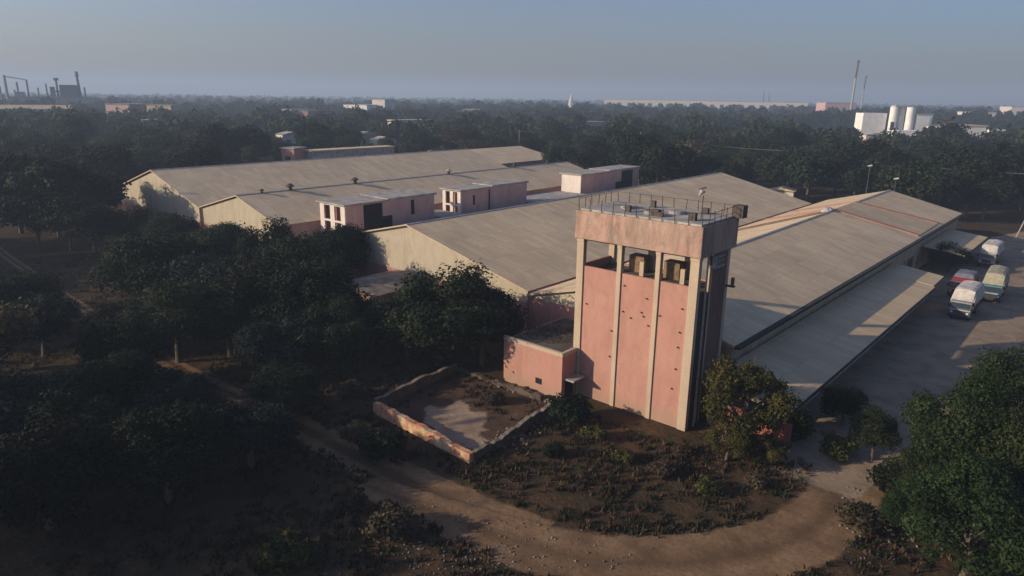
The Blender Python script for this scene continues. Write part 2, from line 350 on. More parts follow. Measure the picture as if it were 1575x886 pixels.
def sheet(name, outline, mat, z, cell=1.0):
    """flat sheet with a soft rim: grid points inside the outline, 'edge' = distance to the rim"""
    O = np.array(outline, float); x0, y0 = O.min(0)-1; x1, y1 = O.max(0)+1
    nx, ny = int((x1-x0)/cell)+2, int((y1-y0)/cell)+2
    X, Y = np.meshgrid(np.linspace(x0, x1, nx), np.linspace(y0, y1, ny)); Pt = np.stack([X.ravel(), Y.ravel()], 1)
    ins = np.zeros(len(Pt), bool); dist = np.full(len(Pt), 1e9)
    for i in range(len(O)):
        a, b = O[i], O[(i+1) % len(O)]
        c = ((a[1] > Pt[:, 1]) != (b[1] > Pt[:, 1]))
        with np.errstate(divide='ignore', invalid='ignore'):
            xi = (b[0]-a[0])*(Pt[:, 1]-a[1])/(b[1]-a[1])+a[0]
        ins ^= c & (Pt[:, 0] < xi)
        d = b-a; t = np.clip(((Pt-a)@d)/(d@d), 0, 1); dist = np.minimum(dist, np.linalg.norm(Pt-(a+t[:, None]*d), axis=1))
    e = np.where(ins, np.clip(dist/1.2, 0, 1), 0)
    V = np.c_[Pt, np.full(len(Pt), z)]; idx = np.arange(nx*ny).reshape(ny, nx)
    Fq = np.stack([idx[:-1, :-1], idx[:-1, 1:], idx[1:, 1:], idx[1:, :-1]], -1).reshape(-1, 4)
    keep = (e[Fq] > 0).any(1)
    return tag(npmesh(name, V, Fq[keep], mat, [('edge', 'POINT', e), ('rut', 'POINT', e*0)]), kind='structure')
sheet('yard', [(-22, 49), (-14, 47), (-9, 46), (-6, 58), (2, 66), (14, 80), (16, 120), (10, 180), (-6, 235), (-14, 235), (-12, 185), (-18, 165), (-21.2, 160), (-21.8, 60)], M['yard'], .022, 1.5)

# ------------------------------------------------------------------ warehouses
def warehouse(label, x0, x1, y0, y1, eave, ridge, roofmat, panel=4.4, x1b=None, gable_lbl=True, eastwall='pink_pale', yfr=None):
    """gabled shed, ridge along Y; x1b: right eave at the far end; returns its root"""
    xm = (x0+x1)/2 if yfr is None else yfr; x1b = x1 if x1b is None else x1b; o = .45
    r = empty('warehouse', (0, 0, 0), label, 'warehouse')
    wl = MB(); t = .3
    wl.box(x0, x1, y0, y0+t, 0, panel); wl.build('front_wall', M['pink_side'], r)
    MB().box(x0, x0+t, y0+t, y1-t, 0, eave-.1).build('side_wall', M['pink_pale'], r)
    k = MB(); k.v = [(x1-t, y0+t, 0), (x1, y0+t, 0), (x1b, y1-t, 0), (x1b-t, y1-t, 0)]+[(a, b, eave-.1) for a, b in ((x1-t, y0+t), (x1, y0+t), (x1b, y1-t), (x1b-t, y1-t))]
    k.f = [(3, 2, 1, 0), (4, 5, 6, 7), (0, 1, 5, 4), (1, 2, 6, 5), (2, 3, 7, 6), (3, 0, 4, 7)]; k.build('side_wall', M[eastwall], r)
    MB().prism([(x0, 0), (x1b, 0), (x1b, eave-.1), (xm, ridge-.12), (x0, eave-.1)], y1-t, y1).build('rear_wall', M['pink_pale'], r)
    MB().prism([(x0, panel), (x1, panel), (x1, eave-.1), (xm, ridge-.12), (x0, eave-.1)], y0-.04, y0+t-.02).build('gable_panel', M['gable'], r)
    sl = (ridge-eave)/(xm-x0); sr = (ridge-eave)/(x1-xm)
    rf = MB()
    rf.quad((x0-o, y0-o, eave-sl*o), (xm, y0-o, ridge), (xm, y1+o, ridge), (x0-o, y1+o, eave-sl*o), .08)
    rf.quad((xm, y0-o, ridge), (x1+o, y0-o, eave-sr*o), (x1b+o, y1+o, eave-sr*o), (xm, y1+o, ridge), .08)
    rf.build('roof', roofmat, r)
    c = MB(); c.quad((xm-.28, y0-o-.02, ridge+.0), (xm, y0-o-.02, ridge+.09), (xm, y1+o+.02, ridge+.09), (xm-.28, y1+o+.02, ridge+.0), .03)
    c.quad((xm, y0-o-.02, ridge+.09), (xm+.28, y0-o-.02, ridge+.0), (xm+.28, y1+o+.02, ridge+.0), (xm, y1+o+.02, ridge+.09), .03)
    c.build('ridge_cap', M['slab'], r)
    for sgn, xa, s_ in ((-1, x0, sl), (1, x1, sr)):     # barge board along each rake
        za = eave-s_*o; xe = xa+sgn*o
        q = MB(); q.v = [(xe, y0-o-.05, za-.16), (xm, y0-o-.05, ridge-.16), (xm, y0-o-.05, ridge+.03), (xe, y0-o-.05, za+.03), (xe, y0-o-.004, za-.16), (xm, y0-o-.004, ridge-.16), (xm, y0-o-.004, ridge+.03), (xe, y0-o-.004, za+.03)]
        q.f = [(0, 1, 2, 3), (7, 6, 5, 4), (0, 4, 5, 1), (1, 5, 6, 2), (2, 6, 7, 3), (3, 7, 4, 0)]
        q.build('barge_board', M['cream'], r)
    return r
w1 = warehouse('farthest left long shed with pale sheet roof and cream gable end', -163, -125.5, 56.3, 145, 6.6, 11.6, M['roof_far'], panel=3.4)
w2 = warehouse('narrow long shed with ventilators along its ridge, between two wider sheds', -124, -98, 56.3, 148.5, 6.6, 10.0, M['roof_far'], yfr=-110.4, panel=3.4)
w3 = warehouse('broad middle shed with big cream gable end behind the dark round tree', -86.5, -46.6, 56.3, 147.5, 6.05, 10.75, M['roof'])
w4 = warehouse('long right shed behind the pink tower with rust stained cross band on its roof', -45, -22.4, 55.2, 155.5, 6.1, 9.2, M['roof'], panel=5.6, x1b=-21.0, eastwall='band')
for k, (y, s) in enumerate(((66, 1.), (80, 1.), (105, .95), (127, .8), (140, .7), (60.5, .6))):
    v = empty('roof_ventilator', (-110.4+.25, y, 10.02), ['dark box ventilator on the ridge, nearest the shed end but one', 'dark mushroom ventilator on the ridge above the first pink block', 'ventilator with pale hood on the ridge behind the middle pink block', 'small ventilator on the ridge, second from the far end', 'smallest ventilator at the far end of the ridge', 'low flat ventilator nearest the cream gable on the narrow shed'][k], 'ventilator', 'ventilators along the narrow shed ridge')
    MB().tube((0, 0, 0), (0, 0, .75*s), .38*s, .32*s, 12).build('duct', M['steel'], v)
    MB().tube((0, 0, .72*s), (0, 0, 1.15*s), .78*s, .2*s, 12).tube((0, 0, .62*s), (0, 0, .72*s), .72*s, .78*s, 12).build('hood', M['steel'] if k != 2 else M['pipe'], v)
# rust band over the right shed's roof
def roofz4(x, y=0):
    xm = -33.7; half = 11.3 if x < xm else 11.3+1.4*(y-55.2)/100.3
    return 9.2-abs(x-xm)*(3.1/half)
for y0, y1_, dx in ((119.5, 122.6, 0), (131.5, 137.5, 0)):
    b = MB(); xe = -21.3
    b.quad((-33.7, y0, 9.33), (-33.7, y0+1.3, 9.33), (xe-.1, y1_+1.3, roofz4(xe, y1_)+.2), (xe-.1, y1_, roofz4(xe, y1_)+.2), .16)
    b.build('expansion_cap', M['rust'], w4)
    b = MB(); b.quad((-33.7, y0, 9.33), (-33.7, y0+1.5, 9.33), (-45.2, y0+1.9, roofz4(-45.2)+.14), (-45.2, y0+.4, roofz4(-45.2)+.14), .1)
    b.build('expansion_cap', M['rust'], w4)
MB().quad((-33.6, 120.6, 9.27), (-33.6, 131.4, 9.27), (-21.4, 136.9, roofz4(-21.4, 137)+.1), (-21.4, 123.8, roofz4(-21.4, 124)+.1), .06).build('expansion_strip', M['roof_new'], w4)
for y in (100, 104):
    MB().quad((-44.6, y, roofz4(-44.6)+.12), (-44.6, y+.6, roofz4(-44.6)+.12), (-34, y+16.8, roofz4(-34)+.12), (-34, y+16, roofz4(-34)+.12), .1).build('rusty_strip', M['rust'], w4)
g = MB(); g.v = [(-22.0, 55.0, 5.62), (-21.55, 55.0, 5.62), (-20.15, 156, 5.62), (-20.6, 156, 5.62), (-22.0, 55.0, 5.94), (-21.55, 55.0, 5.94), (-20.15, 156, 5.94), (-20.6, 156, 5.94)]
g.f = [(3, 2, 1, 0), (4, 5, 6, 7), (0, 1, 5, 4), (1, 2, 6, 5), (2, 3, 7, 6), (3, 0, 4, 7)]; g.build('gutter', M['gutter'], w4)
for k in range(12):       # pilasters and shutters on the yard side
    y = 57.5+k*8.4; x = -22.4+1.4*(y-55.2)/100.3
    MB().box(x-.1, x+.22, y-.25, y+.25, 0, 3.1).build('pilaster', M['pink_side'], w4)
    if k % 2: MB().box(x-.1, x+.1, y+2.2, y+5.6, 1.2, 3.0).build('shutter', M['steel'], w4)
for k in range(9):       # sheet overlap patches: replaced sheets
    pass
# tarpaulin heap and loose sheets on the ridge
def heap(name, c, r, mat, n=220, seed=1, flat=.5, chunk=1.0):
    rr = np.random.default_rng(seed); V = []; Fq = []
    for i in range(n):
        a, d = rr.uniform(0, 6.28), r*math.sqrt(rr.uniform(0, 1)); s = rr.uniform(.08, .28)*r*.35*chunk
        z = max(0, (1-d/r))*r*flat*rr.uniform(.2, 1); p = np.array([c[0]+math.cos(a)*d, c[1]+math.sin(a)*d, c[2]+z])
        Q = rr.normal(size=(3, 3)); Q, _ = np.linalg.qr(Q); k = len(V)
        bx = np.array([(x, y, zz) for zz in (-.3, .3) for x, y in ((-1, -.6), (1, -.6), (1, .6), (-1, .6))])*s
        V += list(bx@Q+p); Fq += [[k+j for j in q] for q in ((3, 2, 1, 0), (4, 5, 6, 7), (0, 1, 5, 4), (1, 2, 6, 5), (2, 3, 7, 6), (3, 0, 4, 7))]
    return npmesh(name, np.array(V), np.array(Fq), mat)
def bundle(c, r):
    rr = random.Random(2); m = MB(); n, k_ = 14, 6
    for j in range(k_):
        for i in range(n):
            a = 6.2832*i/n; q = math.cos(j/k_*1.5)*r*rr.uniform(.8, 1.15); m.v.append((c[0]+math.cos(a)*q*.8, c[1]+math.sin(a)*q*1.3, c[2]+math.sin(j/k_*1.5)*r*.75*rr.uniform(.85, 1.1)))
    m.f = [(j*n+i, j*n+(i+1) % n, (j+1)*n+(i+1) % n, (j+1)*n+i) for j in range(k_-1) for i in range(n)]+[tuple((k_-1)*n+i for i in range(n)), tuple(reversed(range(n)))]
    return m.build('tarpaulin_bundle', M['tarp_white'])
tag(bundle((-34.2, 118.4, 9.0), 1.1), 'crumpled white bundle on the ridge of the right shed', 'bundle')

# link blocks between narrow shed and broad shed
def block(label, x0, x1, y0, y1, z1, dark, n=2, open_end=True):
    r = empty('service_block', (0, 0, 0), label, 'building', 'pink flat-roofed blocks between the sheds')
    t = .3
    MB().box(x0, x0+t, y0+t, y1, 0, z1).build('wall', M['pink_pale'], r)
    MB().box(x0+t, x1-t, y1-t, y1, 0, z1).build('wall', M['pink_pale'], r)
    e = MB(); e.box(x1-t, x1, y0+t, y1, 0, z1); e.build('wall', M['pink_pale'], r)
    if open_end:
        wd = x1-x0; cw = wd*.17; zs = [0, z1-3.9, z1-3.6, z1-2.05, z1-1.75, z1-.3]
        f = MB()
        for k in range(3):
            c = x0+(wd-cw)*k/2; f.box(c, c+cw, y0, y0+t, 0, z1-.3)
        for k in range(2):
            a = x0+(wd-cw)*k/2+cw; bb = x0+(wd-cw)*(k+1)/2
            for za, zb in ((z1-2.9, z1-2.6), (0, z1-5.2)): f.box(a, bb, y0, y0+t, za, zb)
        f.box(x0, x1, y0, y0+t, z1-.3, z1); f.build('window_frame', M['white'], r)
        MB().box(x0+t, x1-t, y0+.9, y0+1.0, 0, z1-.3).build('inner_wall', M['pink_side'], r)
    else:
        MB().box(x0, x1, y0, y0+t, 0, z1).build('wall', M['white'], r)
    ym = (y0+y1)/2-1
    MB().box(x0-.45, x1+.45, y0-.45, ym, z1, z1+.22).build('roof', M['slab_pale'], r)
    MB().box(x0-.45, x1+.15, ym, y1+.45, z1-.12+.12, z1+.36).build('roof', M['slab_pale'], r)
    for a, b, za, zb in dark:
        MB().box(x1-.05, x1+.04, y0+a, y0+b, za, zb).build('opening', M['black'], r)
    return r
block('first pink block from the left between the sheds, dark doorway in its side', -96.6, -89.8, 63.0, 82.0, 9.7, [(3.6, 7.4, 4.5, 9.5), (7.4, 9.4, 4.5, 7.2), (13.6, 14.3, 6.8, 9.3)])
block('middle pink block between the sheds with white window grid at its end', -94.6, -89.8, 88.5, 107.5, 9.7, [(3.3, 3.8, 6.8, 8.6), (7.6, 8.0, 4.5, 9.3)])
block('farthest pink block between the sheds with blank sunlit end wall', -95.6, -90.2, 127, 152, 9.7, [(17, 22, 4.5, 9.5), (14.5, 17, 4.5, 7.0)], open_end=False)
lk = empty('link_roof', (0, 0, 0), 'low flat slabs joining the pink blocks above a brown wall', 'roof')
MB().box(-97, -87.5, 82.6, 88.2, 5.4, 5.7).build('slab', M['slab_pale'], lk); MB().box(-97, -87.5, 108, 126.5, 5.4, 5.7).build('slab', M['slab_pale'], lk)
MB().box(-97.3, -97.0, 82.6, 88.2, 0, 6.5).build('wall', M['rust'], lk); MB().box(-97.3, -97.0, 108, 126.5, 0, 6.5).build('wall', M['rust'], lk)

# small annex at the broad shed's gable
an = empty('annex', (0, 0, 0), 'small pink annex with grey curved roof half hidden between trees', 'building')
MB().box(-70, -62.2, 47, 56.2, 0, 3.9).build('wall', M['pink'], an)
V = [(-61.9, 4.0), (-63.5, 4.35), (-66, 4.6), (-68.5, 4.35), (-70.3, 4.0), (-70.3, 3.9), (-61.9, 3.9)]
MB().prism(V, 46.6, 56.2).build('roof', M['old_sheet'], an)
MB().box(-62.3, -61.7, 46.3, 46.95, 0, 4.3).build('pillar', M['cream'], an)

# canopies over the loading platforms
def canopy(label, y0, y1, xo, zi, zo, plat=True, notch=None):
    r = empty('loading_canopy', (0, 0, 0), label, 'canopy', 'canopies along the right shed')
    xa = -22.15+1.4*(y0-55)/100; xb = -22.15+1.4*(y1-55)/100
    rf = MB(); 
    if notch:
        yn, xn = notch
        rf.quad((xa, y0, zi), (xo, y0, zo), (xo+.6, yn, zo), (xb, yn, zi), .14); rf.quad((xb, yn, zi+.02), (xn, yn, zo+.1), (xn, y1, zo+.1), (xb, y1, zi+.02), .14)
    else: rf.quad((xa, y0, zi), (xo, y0, zo), (xo+.4, y1, zo), (xb, y1, zi), .14)
    rf.build('roof', M['roof_new'], r)
    MB().quad((xo-.05, y0, zo-.12), (xo+.02, y0, zo-.1), (xo+.62 if notch else xo+.42, (notch[0] if notch else y1), zo-.1), (xo+.5 if notch else xo+.35, (notch[0] if notch else y1), zo-.12), .22).build('fascia', M['gutter'], r)
    for k in range(int((y1-y0)/6)):
        y = y0+2+k*6; x = -22.2+1.4*(y-55)/100
        MB().tube((x+.3, y, zi-1.0), (xo-.6, y, zo-.2), .06).tube((x+.3, y, zi-.2), (xo-.6, y, zo-.16), .06).build('bracket', M['steel'], r)
    return r
canopy('long grey sheet canopy along the right shed, nearest, with sunlit outer strip', 50.3, 108.4, -15.4, 4.25, 3.3, notch=(101.5, -15.0))
canopy('short far canopy on the right shed beside the parked lorries', 126, 147, -15.2, 4.1, 3.4)
pf = empty('loading_platform', (0, 0, 0), 'raised loading platform with dull red end wall under the canopy', 'platform')
k = MB(); k.v = [(-22.0, 51.2, 0), (-17.2, 51.2, 0), (-16.4, 108, 0), (-21.3, 108, 0), (-22.0, 51.2, 1.1), (-17.2, 51.2, 1.1), (-16.4, 108, 1.1), (-21.3, 108, 1.1)]
k.f = [(3, 2, 1, 0), (4, 5, 6, 7), (0, 1, 5, 4), (1, 2, 6, 5), (2, 3, 7, 6), (3, 0, 4, 7)]; k.build('deck', M['slab'], pf)
MB().box(-22.0, -15.2, 50.85, 51.15, 0, 2.2).build('end_wall', M['red_wall'], pf)

# ------------------------------------------------------------------ the tower
TX0, TX1, TY0, TY1 = -34.4, -22.7, 48.4, 53.9
tw = empty('water_tower', (-28.55, 48.4, 0), 'tall pink tower with cream columns, open top storey and railed tank', 'tower')
def tb(name, mat, *boxes, bevel=0, parent=None):
    m = MB()
    for b in boxes: m.box(b[0]+28.55, b[1]+28.55, b[2]-48.4, b[3]-48.4, b[4], b[5])
    return m.build(name, mat, parent if parent is not None else tw, bevel)
PT, TBm, TT = 12.3, 14.75, 17.2
cx_ = [(-34.4, -33.68), (-30.2, -29.78), (-26.55, -26.13), (-23.52, -22.75)]
for k, (a, b) in enumerate(cx_):
    tb('column', M['cream'], (a, b, TY0-.14, TY0+.35, 0, TBm-.3), (a-.03, b+.03, TY0-.2, TY0+.4, TBm-.3, TBm), bevel=.03)
for k in range(3):
    tb('wall_panel', M['pink'], (cx_[k][1], cx_[k+1][0], TY0, TY0+.25, 0, PT))
for a, b in ((-34.4, -33.8), (-30.2, -29.6), (-26.6, -26.0), (-23.4, -22.75)):
    tb('rear_column', M['cream'], (a, b, TY1-.5, TY1, 0, TBm))
tb('rear_wall', M['pink_side'], *[(a, b, TY1-.3, TY1-.1, 0, PT-.6) for a, b in ((-33.8, -30.2), (-29.6, -26.6), (-26.0, -23.4))])
tb('left_wall', M['pink_side'], (TX0, TX0+.25, TY0+.35, TY1-.5, 0, PT))
# right side: open bay, then a closed pink bay
tb('side_column', M['cream'], (TX1-.35, TX1-.05, 50.35, 50.7, 0, TBm))
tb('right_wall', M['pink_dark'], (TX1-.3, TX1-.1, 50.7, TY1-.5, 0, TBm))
tb('right_wall', M['steel'], (TX1-.45, TX1-.3, TY0+.35, 50.35, 0, PT-.6))
tb('floor_slab', M['darkslab'], (TX0+.3, TX1-.5, TY0+.3, TY1-.35, PT-1.0, PT-.75))
for a in (-31.4, -27.9): tb('inner_box', M['tan'], (a, a+1.5, 52.2, 53.3, PT-.75, PT+.75))
for a in (-29.6, -25.7): tb('inner_column', M['cream'], (a, a+.4, 51.0, 51.3, PT-.75, PT+.6))
tb('tank', M['tank'], (TX0-.15, TX1+.1, TY0-.35, 54.6, TBm, TT), bevel=.05)
tb('tank_soffit_beam', M['gutter'], (TX0+.2, TX1-.2, TY0+.1, TY0+.3, TBm-.16, TBm-.01), (TX0+.2, TX1-.2, 53.7, 53.85, TBm-.16, TBm-.01))
tb('tank_roof', M['slab_pale'], (TX0+.1, TX1-.15, TY0-.1, 54.35, TT, TT+.16))
def L(x, y, z): return (x+28.55, y-48.4, z)
n = 0
P = []
for k in range(11): x = TX0+.1+k*(TX1-TX0-.2)/10; P += [(x, TY0-.2), (x, 54.45)]
for k in range(1, 6): y = TY0-.2+k*(54.65-TY0)/6; P += [(TX0+.0, y), (TX1-.05, y)]
post = None
for x, y in P:
    if post is None:
        post = MB().tube((0, 0, 0), (0, 0, 1.05), .035, n=6).build('railing_post', M['steel'], tw)
        o = post
    else:
        o = post.copy(); col.objects.link(o); o.parent = tw
    o.location = L(x, y, TT); o.rotation_euler = (random.uniform(-.08, .08), random.uniform(-.08, .08), 0)
hr = MB()
hr.tube(L(TX0+.1, 54.45, TT+1), L(TX1-.5, 54.45, TT+1), .02, n=5).tube(L(TX0, TY0-.2, TT+1), L(TX0, 54.4, TT+1), .02, n=5).tube(L(TX1-.05, TY0+1.2, TT+.9), L(TX1-.05, 54.4, TT+1), .025, n=5).tube(L(TX1-.05, TY0+1.2, TT+.45), L(TX1-.05, 54.4, TT+.5), .02, n=5).tube(L(TX1-1.4, TY0-.2, TT+.95), L(TX1-.05, TY0+1.2, TT+.9), .025, n=5)
hr.build('handrail', M['steel'], tw)
for x, y, r_ in ((-31.3, 51.4, .7), (-26.8, 51.8, .75), (-28.4, 50.0, .5)):
    MB().tube(L(x, y, TT+.16), L(x, y, TT+.42), r_, r_*.95, 16).build('manhole_cover', M['slab_pale'], tw)
for x, y, a, h_ in ((-30.2, 49.6, .2, .55), (-27.6, 49.6, .35, .5), (-27.0, 49.3, .2, .35), (-29.9, 53.2, .22, .6), (-24.3, 49.6, .28, .6), (-25.0, 53.3, .25, .5)):
    tb('vent_box', M['steel'], (x-a, x+a, y-a*.7, y+a*.7, TT+.16, TT+.16+h_))
for x, y, dx in ((-31.9, 50.2, 2.2), (-29.0, 49.9, 1.9)):
    MB().tube(L(x, y, TT+.5), L(x+dx, y+.1, TT+.56), .05, n=6).build('roof_pipe', M['steel'], tw)
tb('corner_box', M['steel'], (-23.0, -22.1, 54.0, 54.9, TT+.02, TT+1.05))
fl = empty('floodlight', (-24.1, 50.6, TT+.16), 'floodlight on a bent pole standing on the tower roof', 'floodlight')
MB().tube((0, 0, 0), (.05, 0, 1.9), .04, n=6).build('pole', M['steel'], fl)
MB().tube((-.28, -.1, 1.85), (-.02, .0, 2.3), .06, .25, 10).build('lamp_head', M['pipe'], fl); MB().tube((-.35, 0, 2.35), (.2, .05, 2.55), .07, .07, 6).build('bracket', M['steel'], fl)
MB().tube(L(TX1+.02, 49.6, 0), L(TX1+.02, 49.6, TBm-.1), .08, n=8).build('down_pipe', M['pipe'], tw)
MB().tube(L(TX1+.05, 50.1, 0), L(TX1+.05, 50.1, TBm-.1), .06, n=8).build('down_pipe', M['steel'], tw)
tb('side_bracket', M['steel'], (TX1-.1, TX1+.7, 53.4, 53.8, 11.5, 11.6))
tb('side_bracket', M['tan'], (TX1+.35, TX1+.6, 53.55, 53.72, 11.62, 12.3))
bal = MB()
for y in (50.2, 50.7, 51.2): bal.box(TX1-.1+28.55, TX1+.45+28.55, y-48.4, y+.06-48.4, TBm-.9, TBm-.2)
for z in (TBm-.95, TBm-.55, TBm-.2): bal.box(TX1+.4+28.55, TX1+.48+28.55, 50.0-48.4, 51.6-48.4, z, z+.06)
bal.box(TX1-.1+28.55, TX1+.5+28.55, 49.9-48.4, 51.7-48.4, TBm-1.05, TBm-.95); bal.build('balcony', M['pipe'], tw)
wp = None
for x, z in ((-33.2, 8.9), (-30.45, 7.0), (-29.4, 11.3), (-29.4, 9.0), (-28.6, 8.6), (-27.2, 10.6), (-27.6, 9.3), (-26.9, 8.3), (-27.4, 9.0), (-25.9, 9.4), (-24.0, 8.4), (-24.05, 7.1), (-24.1, 5.2), (-23.95, 10.4), (-30.5, 4.6), (-24.3, 3.4)):
    if wp is None: wp = MB().tube((0, -.14, 0), (0, .1, 0), .065, n=6).build('weep_pipe', M['gutter'], tw); o = wp
    else: o = wp.copy(); col.objects.link(o); o.parent = tw
    o.location = L(x, TY0, z)

# low side room by the tower
sr = empty('side_room', (0, 0, 0), 'low pink room with dark debris-covered roof at the foot of the tower', 'building')
SX0, SX1, SY0, SY1, SZ = -40.9, -33.9, 46.0, 55.1, 4.25
MB().box(SX0, SX1, SY0, SY0+.25, 0, SZ).build('wall', M['pink'], sr)
MB().box(SX1-.25, SX1, SY0+.25, TY0-.3, 0, SZ).build('wall', M['pink_side'], sr)
MB().box(SX0, SX0+.25, SY0+.25, SY1, 0, SZ).build('wall', M['pink_side'], sr)
MB().box(SX0-.02, SX1+.02, SY0-.03, SY0+.3, SZ, SZ+.35).box(SX1-.28, SX1+.02, SY0+.3, TY0-.3, SZ, SZ+.35).build('parapet', M['cream'], sr)
MB().box(SX0+.25, -34.45, SY0+.3, SY1, SZ-.2, SZ+.02).build('roof', M['darkslab'], sr)
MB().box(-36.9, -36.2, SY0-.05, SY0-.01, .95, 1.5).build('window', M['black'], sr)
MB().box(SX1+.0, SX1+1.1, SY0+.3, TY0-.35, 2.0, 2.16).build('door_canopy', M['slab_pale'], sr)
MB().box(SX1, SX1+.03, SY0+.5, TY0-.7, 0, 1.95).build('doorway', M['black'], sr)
tag(heap('roof_debris', (-36.3, 50.8, SZ+.02), 1.1, M['stone'], 260, 4, .10, .35), 'pale rubbish heap on the dark roof of the low room', 'debris', None, 'stuff')
tag(heap('roof_litter', (-38.2, 50.6, SZ+.02), 2.9, M['litter'], 1500, 5, .03, .22), 'dark leaf litter on the low room roof', 'debris', None, 'stuff')

# brick enclosure
def ragged_wall(name, a, b, h, t, mat, parent, seed, rag=.3, seg=.35, gaps=(), cap=None):
    rr = random.Random(seed); a, b = Vector(a), Vector(b); d = (b-a); n = max(2, int(d.length/seg)); nrm = Vector((-d.y, d.x, 0)).normalized()*t/2
    V = []; Fs = []; hh = h
    for i in range(n+1):
        p = a+d*i/n; hh += rr.uniform(-rag, rag)*.35; hh = max(h-rag, min(h+rag*.4, hh)); q = hh
        for g0, g1 in gaps:
            if g0 <= i/n <= g1: q = .15
        V += [tuple(p-nrm), tuple(p+nrm), tuple(p+nrm+Vector((0, 0, q))), tuple(p-nrm+Vector((0, 0, q)))]
    for i in range(n):
        k = i*4
        Fs += [(k, k+4, k+7, k+3), (k+3, k+7, k+6, k+2), (k+2, k+6, k+5, k+1)]
    Fs += [(0, 3, 2, 1), (4*n, 4*n+1, 4*n+2, 4*n+3)]
    m = MB(); m.v = V; m.f = Fs; o = m.build(name, mat, parent)
    if cap:
        c = MB()
        for i in range(n):
            k = i*4; q = [Vector(V[j])+Vector((0, 0, .05)) for j in (k+3, k+7, k+6, k+2)]; c.quad(*q, t=.045)
        c.build('coping', cap, o)
    return o
en = empty('brick_enclosure', (0, 0, 0), 'ruined low brick enclosure without a roof in front of the tower', 'wall')
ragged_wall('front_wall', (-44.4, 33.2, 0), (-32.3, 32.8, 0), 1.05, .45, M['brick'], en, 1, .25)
ragged_wall('left_wall', (-44.6, 33.45, 0), (-46.0, 44.6, 0), 1.0, .38, M['brick_shade'], en, 2, .3, cap=M['coping'])
ragged_wall('right_wall', (-32.35, 33.1, 0), (-33.1, 43.4, 0), .85, .38, M['brick_shade'], en, 3, .45, cap=M['coping'])
ragged_wall('rear_wall', (-45.8, 44.8, 0), (-35.2, 44.9, 0), .5, .5, M['brick_shade'], en, 4, .4, .3, gaps=((.42, .5),))
sheet('enclosure_floor', [(-44, 33.4), (-32.6, 33.2), (-33.2, 43.4), (-34.5, 44.5), (-45.4, 44.2)], track_mat('enclosure soil', (.13, .08, .05), (.09, .055, .038), (.05, .034, .025), False), .006, .6)
sheet('concrete_patch', [(-42.6, 36.6), (-42.4, 38.2), (-41.2, 38.0), (-41.4, 40.2), (-39.8, 40.6), (-38.6, 39.6), (-37.3, 40.4), (-36.0, 39.2), (-35.4, 38.0), (-34.2, 38.3), (-34.6, 36.8), (-33.1, 36.6), (-33.0, 33.4), (-37, 33.6), (-40.2, 34.4)], M['patch'], .014, .3)

